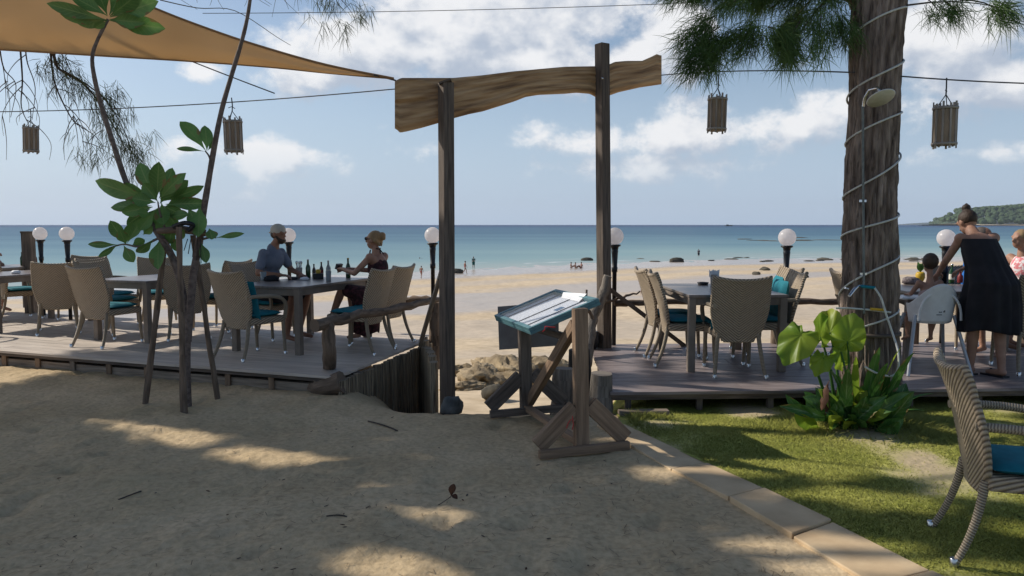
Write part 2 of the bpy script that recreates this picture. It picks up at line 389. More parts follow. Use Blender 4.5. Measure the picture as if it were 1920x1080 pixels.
def ground_mat(name, c1, c2, c3, wet=False):
    m, t, b, N, L = nodes(name)
    g = N('ShaderNodeNewGeometry')
    def noi(s, d=8, st=(1, 1, 1)):
        mp = N('ShaderNodeMapping'); mp.inputs['Scale'].default_value = st; L(g.outputs['Position'], mp.inputs[0])
        n = N('ShaderNodeTexNoise'); n.inputs['Scale'].default_value = s; n.inputs['Detail'].default_value = d; L(mp.outputs[0], n.inputs['Vector']); return n.outputs['Fac']
    rp = N('ShaderNodeValToRGB'); rp.color_ramp.elements[0].position = .3; rp.color_ramp.elements[1].position = .72
    rp.color_ramp.elements[0].color = rgba(c1); rp.color_ramp.elements[1].color = rgba(c2)
    L(noi(.9 if not wet else .12), rp.inputs[0]); c = rp.outputs[0]
    mixn = N('ShaderNodeMix'); mixn.data_type = 'RGBA'; mixn.blend_type = 'MULTIPLY'; mixn.inputs['Factor'].default_value = .55
    r2 = N('ShaderNodeValToRGB'); r2.color_ramp.elements[0].position = .25; r2.color_ramp.elements[0].color = (.55, .52, .48, 1); r2.color_ramp.elements[1].position = .6; r2.color_ramp.elements[1].color = (1.05, 1.05, 1.05, 1)
    L(noi(26 if not wet else 2.5, 10), r2.inputs[0]); L(c, mixn.inputs['A']); L(r2.outputs[0], mixn.inputs['B']); c = mixn.outputs['Result']
    b.inputs['Roughness'].default_value = .95; b.inputs['Specular IOR Level'].default_value = .15
    if wet:
        ye = ye_nodes(N, L, g)
        mr = N('ShaderNodeMapRange'); mr.interpolation_type = 'SMOOTHSTEP'; mr.inputs[1].default_value = 82; mr.inputs[2].default_value = 90
        ad = N('ShaderNodeMath'); ad.operation = 'MULTIPLY_ADD'; ad.inputs[1].default_value = 14; L(noi(.06, 4, (1, 2.4, 1)), ad.inputs[0]); L(ye, ad.inputs[2]); L(ad.outputs[0], mr.inputs[0])
        # a damp runnel parallel to the water, where the tide still drains
        r3 = N('ShaderNodeMath'); r3.operation = 'SUBTRACT'; L(ad.outputs[0], r3.inputs[0]); r3.inputs[1].default_value = 57
        r4 = N('ShaderNodeMath'); r4.operation = 'ABSOLUTE'; L(r3.outputs[0], r4.inputs[0])
        mr2 = N('ShaderNodeMapRange'); mr2.interpolation_type = 'SMOOTHSTEP'; mr2.inputs[1].default_value = 9; mr2.inputs[2].default_value = 4; L(r4.outputs[0], mr2.inputs[0])
        s5 = N('ShaderNodeMath'); s5.operation = 'MULTIPLY'; s5.inputs[1].default_value = .8; L(mr2.outputs[0], s5.inputs[0])
        for cen, wd_, st_ in ((41, 5, .35), (74, 4, .4), (31, 3, .25)):
            q1 = N('ShaderNodeMath'); q1.operation = 'SUBTRACT'; L(ad.outputs[0], q1.inputs[0]); q1.inputs[1].default_value = cen; q2 = N('ShaderNodeMath'); q2.operation = 'ABSOLUTE'; L(q1.outputs[0], q2.inputs[0])
            q3 = N('ShaderNodeMapRange'); q3.interpolation_type = 'SMOOTHSTEP'; q3.inputs[1].default_value = wd_; q3.inputs[2].default_value = wd_ * .3; q3.inputs[4].default_value = st_; L(q2.outputs[0], q3.inputs[0])
            q4 = N('ShaderNodeMath'); q4.operation = 'MAXIMUM'; L(s5.outputs[0], q4.inputs[0]); L(q3.outputs[0], q4.inputs[1]); s5 = q4
        mxw = N('ShaderNodeMath'); mxw.operation = 'MAXIMUM'; L(mr.outputs[0], mxw.inputs[0]); L(s5.outputs[0], mxw.inputs[1])
        mw = N('ShaderNodeMix'); mw.data_type = 'RGBA'; L(mxw.outputs[0], mw.inputs['Factor']); L(c, mw.inputs['A']); mw.inputs['B'].default_value = rgba(c3); c = mw.outputs['Result']
        ro = N('ShaderNodeMapRange'); ro.inputs[3].default_value = .95; ro.inputs[4].default_value = .24; L(mxw.outputs[0], ro.inputs[0]); L(ro.outputs[0], b.inputs['Roughness'])
        sp = N('ShaderNodeMapRange'); sp.inputs[3].default_value = .1; sp.inputs[4].default_value = .5; L(mxw.outputs[0], sp.inputs[0]); L(sp.outputs[0], b.inputs['Specular IOR Level'])
    else:
        # leaf litter and algae stains on the trodden sand
        mg = N('ShaderNodeMix'); mg.data_type = 'RGBA'; r5 = N('ShaderNodeMapRange'); r5.inputs[1].default_value = .56; r5.inputs[2].default_value = .74; r5.inputs[4].default_value = .5
        L(noi(.55, 5), r5.inputs[0]); L(r5.outputs[0], mg.inputs['Factor']); L(c, mg.inputs['A']); mg.inputs['B'].default_value = rgba(c3); c = mg.outputs['Result']
    L(c, b.inputs['Base Color'])
    bp = N('ShaderNodeBump'); bp.inputs['Strength'].default_value = .65; bp.inputs['Distance'].default_value = .022 if not wet else .09
    L(noi(18 if not wet else 1.4, 10), bp.inputs['Height']); L(bp.outputs[0], b.inputs['Normal'])
    return m
def ye_nodes(N, L, g):
    sp = N('ShaderNodeSeparateXYZ'); L(g.outputs['Position'], sp.inputs[0])
    def mt(op, a, b=None):
        n = N('ShaderNodeMath'); n.operation = op
        for i, q in enumerate((a, b)):
            if q is None: continue
            if isinstance(q, (int, float)): n.inputs[i].default_value = q
            else: L(q, n.inputs[i])
        return n.outputs[0]
    th = mt('MULTIPLY', mt('TANH', mt('DIVIDE', mt('ADD', sp.outputs['X'], 15.0), 55.0)), 50.0)
    mr = N('ShaderNodeMapRange'); mr.interpolation_type = 'SMOOTHSTEP'; mr.inputs[1].default_value = 28; mr.inputs[2].default_value = 75; L(sp.outputs['Y'], mr.inputs[0])
    return mt('SUBTRACT', sp.outputs['Y'], mt('MULTIPLY', th, mr.outputs[0]))

sand_up = ground_mat('trodden_sand', (.47, .355, .21), (.66, .51, .325), (.36, .29, .155))
sand_b = ground_mat('beach_sand', (.54, .43, .295), (.64, .52, .37), (.43, .375, .325), wet=True)
xs = axis_rows([(-40, -7, 1.2), (-7, 4.6, .045), (4.6, 9, .3), (9, 40, 1.2)])
ys = axis_rows([(-14, 1.2, .5), (1.2, 7.2, .042), (7.2, 11.0, .1)])
tag(sheet('sand_ground', xs, ys, sand_z, sand_up), kind='structure')
xs = axis_rows([(-500, -60, 20), (-60, -8, 1.3), (-8, 8, .2), (8, 60, 1.3), (60, 700, 20)])
ys = axis_rows([(11.0, 24, .25), (24, 60, .6), (60, 190, 1.5), (190, 330, 14)])
tag(sheet('beach', xs, ys, lambda x, y: hgt(x, y) - (.004 if y < 11.2 else 0), sand_b), kind='structure')

# ------------------------------------------------------------------ sea
def sea_mat():
    m, t, b, N, L = nodes('sea_water'); g = N('ShaderNodeNewGeometry'); ye = ye_nodes(N, L, g)
    lg = N('ShaderNodeMath'); lg.operation = 'LOGARITHM'; lg.inputs[1].default_value = 10; L(ye, lg.inputs[0])
    def noi(s, st, d=6):
        mp = N('ShaderNodeMapping'); mp.inputs['Scale'].default_value = st; L(g.outputs['Position'], mp.inputs[0])
        n = N('ShaderNodeTexNoise'); n.inputs['Scale'].default_value = s; n.inputs['Detail'].default_value = d; L(mp.outputs[0], n.inputs['Vector']); return n.outputs['Fac']
    wob = N('ShaderNodeMath'); wob.operation = 'MULTIPLY_ADD'; wob.inputs[1].default_value = .55; L(noi(.012, (.35, 1, 1), 5), wob.inputs[0]); L(lg.outputs[0], wob.inputs[2])
    mr = N('ShaderNodeMapRange'); mr.inputs[1].default_value = 2.2; mr.inputs[2].default_value = 3.75; L(wob.outputs[0], mr.inputs[0])
    rp = N('ShaderNodeValToRGB'); E = rp.color_ramp.elements
    E[0].position = 0; E[0].color = (.40, .40, .37, 1); E[1].position = 1; E[1].color = (.012, .05, .14, 1)
    for p, c in ((.05, (.33, .40, .39)), (.14, (.22, .345, .365)), (.30, (.125, .235, .295)), (.5, (.065, .15, .225)), (.78, (.05, .125, .205))):
        e = E.new(p); e.color = rgba(c)
    L(mr.outputs[0], rp.inputs[0])
    # foam: short broken lines close to the edge
    fo = N('ShaderNodeMath'); fo.operation = 'MULTIPLY_ADD'; fo.inputs[1].default_value = 16; L(noi(.09, (.5, 1, 1), 4), fo.inputs[0]); L(ye, fo.inputs[2])
    wv = N('ShaderNodeMath'); wv.operation = 'SINE'; dv = N('ShaderNodeMath'); dv.operation = 'MULTIPLY'; dv.inputs[1].default_value = .62; L(fo.outputs[0], dv.inputs[0]); L(dv.outputs[0], wv.inputs[0])
    fm = N('ShaderNodeMapRange'); fm.inputs[1].default_value = .86; fm.inputs[2].default_value = .99; L(wv.outputs[0], fm.inputs[0])
    fr = N('ShaderNodeMapRange'); fr.inputs[1].default_value = 128; fr.inputs[2].default_value = 108; L(fo.outputs[0], fr.inputs[0])
    fb = N('ShaderNodeMapRange'); fb.inputs[1].default_value = .46; fb.inputs[2].default_value = .58; L(noi(.05, (1, 2, 1), 5), fb.inputs[0])
    m1 = N('ShaderNodeMath'); m1.operation = 'MULTIPLY'; L(fm.outputs[0], m1.inputs[0]); L(fr.outputs[0], m1.inputs[1])
    m2 = N('ShaderNodeMath'); m2.operation = 'MULTIPLY'; L(m1.outputs[0], m2.inputs[0]); L(fb.outputs[0], m2.inputs[1])
    mc = N('ShaderNodeMix'); mc.data_type = 'RGBA'; L(m2.outputs[0], mc.inputs['Factor']); L(rp.outputs[0], mc.inputs['A']); mc.inputs['B'].default_value = (.8, .82, .82, 1)
    ad = N('ShaderNodeMath'); ad.operation = 'ADD'; L(noi(.55, (.4, 1, 1), 6), ad.inputs[0]); s2 = N('ShaderNodeMath'); s2.operation = 'MULTIPLY'; s2.inputs[1].default_value = 2.0
    L(noi(.1, (.25, 1, 1), 4), s2.inputs[0]); L(s2.outputs[0], ad.inputs[1])
    bp = N('ShaderNodeBump'); bp.inputs['Strength'].default_value = .55; bp.inputs['Distance'].default_value = .5; L(ad.outputs[0], bp.inputs['Height'])
    df = N('ShaderNodeBsdfDiffuse'); L(mc.outputs['Result'], df.inputs['Color']); gl = N('ShaderNodeBsdfGlossy'); gl.inputs['Roughness'].default_value = .25; L(bp.outputs[0], gl.inputs['Normal'])
    ms = N('ShaderNodeMixShader'); ms.inputs[0].default_value = .19; L(df.outputs[0], ms.inputs[1]); L(gl.outputs[0], ms.inputs[2]); L(ms.outputs[0], t.nodes['Material Output'].inputs[0]); t.nodes.remove(b)
    return m
sea = MB(); SX = 13000
sx = [-SX, -4000, -1500, -500, -200, 0, 200, 500, 1500, 4000, SX]; sy = [40, 70, 100, 150, 250, 500, 1000, 2500, 6000, 13000]
sea.add([(x, y, -4.62) for y in sy for x in sx], [(j * 11 + i, j * 11 + i + 1, (j + 1) * 11 + i + 1, (j + 1) * 11 + i) for j in range(len(sy) - 1) for i in range(10)], True)
tag(sea.build('sea', sea_mat()), kind='structure')
reef_m = M('reef_rock', (.035, .032, .025), (.12, .105, .075), 2, .9, .6, 5, bdist=.05)
rock_m = M('shore_rock', (.13, .095, .055), (.40, .31, .19), 2.4, .92, 1.0, 9, bdist=.04, detail=9)
dkrock_m = M('dark_stone', (.045, .045, .043), (.17, .17, .16), 7, .85, .8, 14, bdist=.02)

def rock(name, c, r, mat, label, group=None, seed=0, n=14, rough=.35, strata=0):
    b = MB(); b.ell((0, 0, 0), 1.0, n=n); vs = []
    for p in b.v:
        q = V(p); d = 1 + rough * noise.fractal(q * 1.3 + V((seed * 3.1, 0, 7)), .9, 2, 4) + .12 * noise.noise(q * 4 + V((seed, 5, 0)))
        q = q * d
        if strata: q.z = (math.floor(q.z * strata + noise.noise(q * 2) * .8) + .5 * noise.noise(q * 6)) / strata; q.x *= 1 + .10 * noise.noise(V((q.z * 9, seed, q.y))); q.y *= 1 + .10 * noise.noise(V((seed, q.z * 9, q.x)))
        q.z = max(q.z, -.6); vs.append((q.x * r[0], q.y * r[1], q.z * r[2]))
    b.v = vs; o = b.build(name, mat); o.location = c; o.rotation_euler = (0, 0, seed * 1.7)
    return tag(o, label, 'rock', group)
# ledge of beach rocks beyond the gateway
LEDGE = [(905, 712, .62, .5, .42, 'broad flat-topped beach rock at the front of the ledge seen through the gateway'),
         (868, 702, .30, .35, .34, 'small rounded beach rock at the left end of the ledge, beside the gate post'),
         (950, 700, .75, .6, .50, 'largest pale beach rock in the middle of the ledge behind the menu stand'),
         (1010, 698, .60, .5, .48, 'beach rock at the right end of the ledge, behind the menu stand post'),
         (925, 690, .5, .4, .34, 'low beach rock at the back of the ledge'),
         (870, 727, .30, .25, .16, 'small flat stone lying apart in front of the ledge near the gate post'),
         (985, 716, .42, .35, .28, 'mid-sized beach rock low beside the stand brace')]
for k, (px, py, a, b_, c_, lab) in enumerate(LEDGE):
    p = G(px, py); a *= 1.55; b_ *= 1.0; c_ *= .55; p.z = hgt(p.x, p.y, False)
    rock('beach_rock', (p.x, p.y, p.z + c_ * .3), (a, b_, c_), rock_m, lab, 'ledge of beach rocks', k + 1, 40, .45, 4.2)
p = onz(846, 770, -.02); rock('stone', (p.x, p.y + .05, .0), (.085, .10, .10), dkrock_m, 'dark grey stone at the foot of the left gate post', None, 5, 20, .3)
p = G(928, 748); rock('driftwood_stone', (p.x, p.y, p.z + .1), (.22, .22, .16), reef_m, 'dark lumpy stone behind the left leg of the menu stand', None, 13, 16)
# scattered rocks on the far beach and reef line
random.seed(3)
for k in range(22):
    px = random.choice([random.uniform(1195, 1620), random.uniform(1430, 1600), random.uniform(1690, 1740)]); py = random.uniform(484, 491)
    p = G(px, py); s = random.uniform(.35, 1.05)
    rock('shore_rock', (p.x, p.y, p.z + .05), (s * 1.7, s * .8, s * .26), reef_m, 'low dark rock in the line of rocks along the far waterline', 'dark rocks along the far waterline', 20 + k, 10)
for (px, py, s, lab) in ((1434, 507, .55, 'brown boulder on the sand beyond the right table, larger of a pair'), (1418, 515, .45, 'flat dark rock on the sand just below the brown boulder'),
                         (1268, 491, 1.0, 'dark flat rock on the sand right of the right gate post'), (1510, 521, .35, 'small flat rock on the sand right of the stacked table chairs'),
                         (1100, 490, .9, 'low dark rock at the waterline behind the sitting bathers'), (855, 512, .75, 'dark pointed rock at the waterline beside the left gate post')):
    p = G(px, py); rock('beach_stone', (p.x, p.y, p.z + .1), (s * 1.3, s * .8, s * .6), reef_m, lab, None, 60 + px % 7, 12)
random.seed(5)
for k in range(9):
    px = random.uniform(1390, 1570); py = random.uniform(445, 452); p = onz(px, py, -4.6)
    rock('reef_rock', (p.x, p.y, -4.6), (random.uniform(4, 9), 3, .16), reef_m, 'dark reef patch showing offshore beyond the right table', 'reef patches offshore', 80 + k, 10)

# ------------------------------------------------------------------ headland and far hills
def headland(name, x0, x1, y, depth, hf, mat, kind='structure'):
    nx = 90; ny = 10; b = MB()
    def fn(u, v):
        x = x0 + (x1 - x0) * u; yy = y + depth * v
        return V((x, yy, -4.7 + max(0, hf(u, x)) * math.sin(math.pi * min(1, v * 1.15 + .03)) ** .45 * (1 if v < .99 else 0)))
    b.grid(fn, nx, ny); return tag(b.build(name, mat), kind=kind)
forest_m = M('far_forest', (.025, .05, .022), (.075, .115, .05), .03, .95, 1, .05, bdist=8, detail=10)
hill_m = M('far_hill', (.06, .085, .10), (.08, .11, .12), .002, .95)
sandbar_m = M('far_sand', (.50, .42, .31), (.58, .49, .37), .02, .95)
xw = lambda px, y: (px - 960) / FPX * y
Yh = 3900
headland('headland', xw(1838, Yh), xw(2300, Yh), Yh, 700, lambda u, x: 9 + 2 * math.sin(u * 30), sandbar_m)
def canopy(name, x0, x1, y0, dy, zf, n, rr, mat, seed):
    random.seed(seed); b = MB()
    for k in range(n):
        u = random.random(); v = random.random(); x = x0 + (x1 - x0) * u; r = random.uniform(*rr)
        z = zf(u, v); b.ell((x, y0 + dy * v, z), (r * 1.25, r, r * random.uniform(.8, 1.15)), n=8)
    return tag(b.build(name, mat), None, None, None, 'stuff')
o = canopy('coastal_forest', xw(1846, Yh), xw(2300, Yh), Yh + 60, 420, lambda u, v: 6 + (22 + 52 * smooth(0, .1, u) + 28 * smooth(.05, .5, u)) * min(1, v * 1.5 + .12), 1300, (9, 17), forest_m, 4)
tag(o, 'green wooded headland rising behind a pale beach at the right edge', 'forest')
Yp = 6200
o = canopy('point_forest', xw(1772, Yp), xw(1850, Yp), Yp, 300, lambda u, v: -2 + (40 + 26 * u) * smooth(-.02, .14, u) * min(1, v * 1.5 + .2), 260, (12, 20), forest_m, 5)
tag(o, 'low dark wooded point lying farther out, left of the headland', 'forest')
tag(headland('far_hills', xw(1690, 10500), xw(2100, 10500), 10500, 900, lambda u, x: 170 * smooth(0, .5, u) * (.8 + .2 * math.sin(u * 21)), hill_m))
0 and tag(headland('far_island', xw(480, 12000), xw(700, 12000), 12000, 700, lambda u, x: 42 * math.sin(math.pi * u) * (.7 + .3 * math.sin(u * 13)), hill_m))
# tiny boat on the horizon
p = onz(1365, 421.5, -4.6); b = MB(); L_ = 26
hull = [(-L_, 0, 1), (-L_ * .9, 0, -1), (L_ * .8, 0, -1), (L_ * 1.1, 0, 4)]
Yb = 3000; bx_ = xw(1365, Yb)
bo = thing('fishing_boat', 'tiny dark boat on the horizon right of the gate', 'boat', (bx_, Yb, -4.6))
b.slab([V((bx_ + h[0] * .6, Yb, -4.6 + max(0, h[2] + 1))) for h in hull], (0, 6, 0)); b.build('hull', black_pl, bo)
b = MB(); b.box((bx_ - 4, Yb + 3, -.6), (9, 4, 5)); b.build('cabin', hill_m, bo)

# ------------------------------------------------------------------ lawn, grass, path
def lawn_mask(x, y):
    if x < pathx(y) - .02: return 0
    return 1
def bare(x, y):
    n = .5 + .5 * fbm(x + 3, y, .9, 4)
    px, py = topx((x, y, 0))
    for (cx, cy, rx, ry) in ((1410, 775, 90, 26), (1720, 862, 62, 22), (1850, 800, 120, 20), (1880, 775, 120, 16), (1270, 795, 80, 22)):
        n -= .5 * max(0, 1 - math.hypot((px - cx) / rx, (py - cy) / ry))
    return n
lawn_m = ground_mat('lawn_soil', (.29, .32, .068), (.46, .45, .125), (.42, .38, .19))
ys = list(np.arange(-6, 8.0, .12)); b = MB(); rows = []
for y in ys:
    x0 = pathx(y) - .02 if y > 1 else pathx(1) - 1
    if y > 6.05: x0 = max(x0, .62 + (y - 6.05) * .1)
    xs_ = [x0 + (12 - x0) * (k / 60) ** 1.4 for k in range(61)]
    rows.append([(x, y, hgt(x, y) + .012) for x in xs_])
b.add([p for r in rows for p in r], [(j * 61 + i, j * 61 + i + 1, (j + 1) * 61 + i + 1, (j + 1) * 61 + i) for j in range(len(ys) - 1) for i in range(60)], True)
lo_ = tag(b.build('lawn', lawn_m), kind='structure'); at_ = lo_.data.attributes.new('bare', 'FLOAT', 'POINT')
at_.data.foreach_set('value', [1 - smooth(.10, .40, bare(v.co.x, v.co.y)) if v.co.y > 1 else 0 for v in lo_.data.vertices])
_t = lawn_m.node_tree; _b = _t.nodes['Principled BSDF']; _src = _b.inputs['Base Color'].links[0].from_socket; _a = _t.nodes.new('ShaderNodeAttribute'); _a.attribute_name = 'bare'; _m = _t.nodes.new('ShaderNodeMix'); _m.data_type = 'RGBA'
_t.links.new(_a.outputs['Fac'], _m.inputs['Factor']); _t.links.new(_src, _m.inputs['A']); _m.inputs['B'].default_value = (.46, .37, .235, 1); _t.links.new(_m.outputs['Result'], _b.inputs['Base Color'])
def grass_patch(n, seed):
    r = np.random.default_rng(seed); P = []; H = []
    while len(P) < n:
        y = 2.6 + 4.3 * r.random() ** .85; x = pathx(y) + .0 + r.random() * (6.0 - pathx(y))
        if y > 6.0 and x < .95: continue
        if y > 6.5 and r.random() < .5: continue
        if x > 3.9 * y / 5 + 1.4: continue
        d = bare(x, y)
        if r.random() > smooth(.16, .44, d) + .04: continue
        tuft = math.exp(-(((x - 2.75) / .62) ** 2 + ((y - 5.95) / .30) ** 2)) + .6 * math.exp(-(((x - .95) / .3) ** 2 + ((y - 6.15) / .3) ** 2))
        P.append((x, y, hgt(x, y) + .01)); H.append((.008 + .014 * r.random()) * (.7 + .6 * d) + .13 * tuft * r.random())
    P = np.array(P); H = np.array(H)[:, None]
    a = r.random(n) * 2 * math.pi; w = (.0022 + .0024 * r.random(n)) * (1 + 2 * H[:, 0])
    dx = np.stack([np.cos(a) * w, np.sin(a) * w, np.zeros(n)], 1)
    ln = r.normal(0, .9, (n, 2)) * H; tip = P + np.concatenate([ln, H], 1)
    vs = np.stack([P - dx, P + dx, tip], 1).reshape(-1, 3)
    me = bpy.data.meshes.new('grass'); me.vertices.add(3 * n); me.vertices.foreach_set('co', vs.ravel())
    me.loops.add(3 * n); me.loops.foreach_set('vertex_index', np.arange(3 * n)); me.polygons.add(n)
    me.polygons.foreach_set('loop_start', np.arange(0, 3 * n, 3)); me.polygons.foreach_set('loop_total', np.full(n, 3)); me.update(); me.validate()
    return me
grass_m = M('grass_blades', (.32, .36, .07), (.58, .57, .15), 2.2, .7, trans=.35)
_t = grass_m.node_tree; _n = _t.nodes.new('ShaderNodeCombineXYZ'); _n.inputs[2].default_value = 1; _t.links.new(_n.outputs[0], _t.nodes['Principled BSDF'].inputs['Normal'])
me = grass_patch(150000, 3); me.materials.append(grass_m); tag(link('grass', me), 'short green grass of the lawn right of the stone path', 'grass', None, 'stuff')
slab_m = M('sandstone', (.44, .31, .18), (.66, .50, .31), 3.5, .75, .3, 20, rand=.07, detail=8, bdist=.004)
path = thing('garden_path', None, None, (PL[2].x, PL[2].y, 0)); path['kind'] = 'structure'
def lerp(a, b, t): return a + (b - a) * t
SLABS = [(0, 1, 0, 1), (1, 2, 0, 1), (2, 3, 0, .98), (3, 4, 0, 1)]
ext = (PL[4] + (PL[4] - PL[3]) * 1.3, PR[4] + (PR[4] - PR[3]) * 1.3)
LL = PL + [ext[0]]; RR = PR + [ext[1]]
for i in range(5):
    g = .006
    a, b_, c, d = LL[i], LL[i + 1], RR[i + 1], RR[i]
    u = (b_ - a).normalized() * g; up = V((0, 0, .022 + .006 * ((i * 7) % 3)))
    q = [a + u, b_ - u, c - u, d + u]
    mb = MB(); mb.slab([p + V((0, 0, -.03)) for p in q], up + V((0, 0, .03)))
    mb.build('paving_slab', slab_m, path, bevel=.006, recalc=True)
# ------------------------------------------------------------------ decks
DZ = .18
Wd = V((.94, -.342, 0)); Ud = V((.342, .94, 0)); FR = onz(630, 707, DZ); FR.z = 0
random.seed(21)
dl = thing('wooden_deck', 'pale weathered wooden deck under the left-hand tables', 'deck', (-4, 9, 0))
def edge_at(k):                       # right-hand edge of the left deck, a little skewed
    return FR + V((.25, .967, 0)) * k
rows = 19; bw = .15
for i in range(rows):
    p = edge_at(i * bw + bw / 2)
    s0 = 0; cuts = [0, random.uniform(1.6, 3.4)]
    while cuts[-1] < 11.5: cuts.append(cuts[-1] + random.uniform(2.2, 3.6))
    for a, b_ in zip(cuts, cuts[1:]):
        A = p - Wd * (a + .003); B = p - Wd * (b_ - .003); dz = random.uniform(-.0015, .0015)
        mb = MB(); mb.beam(A + V((0, 0, DZ - .0125 + dz)), B + V((0, 0, DZ - .0125 + dz)), bw - .006, .025); mb.build('deck_board', deck_l, dl)
mb = MB(); q = FR - Ud * .0 
mb.beam(FR + V((0, 0, .035)) + Ud * .10, FR - Wd * 11.4 + V((0, 0, .035)) + Ud * .10, .06, .09); mb.build('ground_beam', wood_grey, dl)
mb = MB(); mb.beam(FR + V((0, 0, DZ - .045)) + Ud * .035, FR - Wd * 11.4 + V((0, 0, DZ - .045)) + Ud * .035, .03, .03); mb.build('edge_batten', wood_dark, dl)
for k in range(22):
    p = FR - Wd * (.25 + k * .52) + Ud * .06; mb = MB(); mb.beam(p + V((0, 0, -.02)), p + V((0, 0, DZ - .028)), .05, .05); mb.build('joist_stub', wood_tan if k % 3 else wood_grey, dl)
mb = MB(); mb.beam(FR + Ud * .45 + V((0, 0, .05)), FR - Wd * 11 + Ud * .45 + V((0, 0, .05)), .04, .2); mb.build('bearer', wood_dark, dl)
# upright split logs cladding the end of the deck down the bank
k = 0.0
while k < 2.55:
    wd = random.uniform(.065, .115); p = edge_at(k + wd / 2) + V((.028, 0, 0)); t = DZ - .03 - random.uniform(0, .02)
    mb = MB(); mb.tube([p + V((0, 0, -.95)), p + V((random.uniform(-.01, .01), 0, -.3)), p + V((0, 0, t))], wd * .52, 8, squash=.6); mb.build('side_board', wood_side, dl)
    k += wd
LP = V((-.70, 7.55, 0)); RP = V((1.075, 8.8, 0))
e0 = edge_at(2.1) + V((.06, 0, 0)); e1 = LP + V((-.08, .08, 0))
for i in range(9):
    p = e0.lerp(e1, (i + .5) / 9); mb = MB(); mb.tube([p + V((0, 0, -1.0)), p + V((0, 0, random.uniform(.2, .27)))], .076, 8, squash=.6); mb.build('side_board', wood_side, dl)

dr = thing('wooden_deck', 'dark purple-brown wooden deck under the right-hand tables', 'deck', (3, 7.6, 0))
def rd(x, k): return V((x, 6.42 + k + .045 * (x - .83), DZ))
bw = .155; i = 0
while i * bw < 2.5:
    k0 = i * bw + bw / 2; cuts = [.83 + .03 * i * bw, random.uniform(1.8, 3.0)]
    while cuts[-1] < 9: cuts.append(cuts[-1] + random.uniform(1.9, 2.9))
    for a, b_ in zip(cuts, cuts[1:]):
        dz = random.uniform(-.0012, .0012); mb = MB(); z = V((0, 0, -.0125 + dz))
        mb.beam(rd(a + .002, k0) + z, rd(b_ - .002, k0) + z, bw - .005, .025); mb.build('deck_board', deck_r, dr)
    i += 1
z = V((0, 0, -.05)); mb = MB(); mb.beam(rd(.84, .05) + z, rd(9, .05) + z, .03, .045); mb.build('edge_batten', wood_dark, dr)
mb = MB(); z = V((0, 0, -.10)); mb.beam(rd(.84, .5) + z, rd(9, .5) + z, .04, .16); mb.build('bearer', wood_dark, dr)
for k in range(13):
    p = rd(1.0 + k * .62, .09); mb = MB(); mb.beam(V((p.x, p.y, -.02)), V((p.x, p.y, DZ - .03)), .05, .05); mb.build('joist_stub', wood_dark, dr)
mb = MB(); p = rd(1.15, -.12); mb.box((p.x - .05, p.y, .035), (.42, .09, .04), .05); tag(mb.build('offcut_plank', wood_grey, bevel=.004), 'short pale plank offcut lying in the grass under the right deck edge', 'plank')

# ------------------------------------------------------------------ gate
gate = thing('gateway_arch', 'rustic gateway of two square posts with a live-edge timber slab across the top', 'gateway', (LP.x, LP.y, -.3))
gd = (RP - LP).normalized(); gn = V((-gd.y, gd.x, 0))          # gn points away from the camera
def post(P, px_top, py_top, wd, zb, px_bot=None):
    top = at(px_top, py_top, P.y); mb = MB(); bot = V((P.x, P.y, zb)) if px_bot is None else V((at(px_bot, 600, P.y).x, P.y, zb))
    mb.beam(bot, top, wd, wd, up=gn); return mb.build('post', wood_dark, gate, bevel=.008)
post(LP, 836, 155, .118, -.6, 838)
post(RP, 1129, 82, .122, -.6, 1136)
top = [(740, 152), (752, 146), (850, 146), (905, 141), (960, 134), (1015, 129), (1060, 125), (1118, 124), (1142, 121), (1152, 116), (1175, 114), (1204, 114), (1222, 106), (1232, 101), (1238, 104)]
bot = [(1241, 158), (1200, 164), (1160, 173), (1140, 180), (1118, 183), (1106, 176), (1080, 174), (1058, 176), (1010, 178), (985, 182), (965, 190), (940, 198), (905, 209), (880, 214), (850, 222), (818, 232), (790, 240), (765, 246), (750, 249), (741, 240), (740, 196)]
def on_gate(px, py, off):
    d = pdir(px, py); o = LP + gn * off; t = (o - CAM).dot(gn) / d.dot(gn); return CAM + d * t
nseg = 110
def prof(K, px):
    K = sorted(K); return interp(K, px)
topK = sorted(top); botK = sorted([b for b in bot if b[0] > 740.5])
mb = MB(); nr = 26; xs_ = [740.2 + (1240.5 - 740.2) * i / nseg for i in range(nseg + 1)]; off = .075; th = .085
front = []; back = []
for px in xs_:
    y0 = prof(topK, px); y1 = prof(botK, px) if px > 742 else 241
    f = []; bk = []
    for j in range(nr + 1):
        t = j / nr; py = y0 + (y1 - y0) * t
        groove = .0
        if t > .86: groove = (t - .86) / .14 * .035            # bevelled waney lower edge
        if px < 830 and abs(t - .47) < .08: groove += .035 * (1 - abs(t - .47) / .08) * smooth(835, 780, px)
        groove += .016 * abs(noise.noise(V((px * .006, t * 6.5 + .004 * px, 2)))) + .006 * noise.noise(V((px * .05, t * 14, 5))) + (.012 if t in (0, 1) else 0)
        f.append(on_gate(px, py, off + groove)); bk.append(on_gate(px, py, off + th))
    front.append(f); back.append(bk)
vs = [p for r in front for p in r] + [p for r in back for p in r]; n1 = nr + 1; B0 = len(front) * n1; fs = []; uvs = []
def uvv(k): 
    i = (k % B0) // n1; j = (k % B0) % n1; return (i * .033, j * .0135)
for i in range(nseg):
    for j in range(nr):
        a = i * n1 + j; fs.append((a, a + 1, a + n1 + 1, a + n1)); fs.append((B0 + a, B0 + a + n1, B0 + a + n1 + 1, B0 + a + 1))
    a = i * n1; fs.append((a, a + n1, B0 + a + n1, B0 + a)); a = i * n1 + nr; fs.append((a, B0 + a, B0 + a + n1, a + n1))
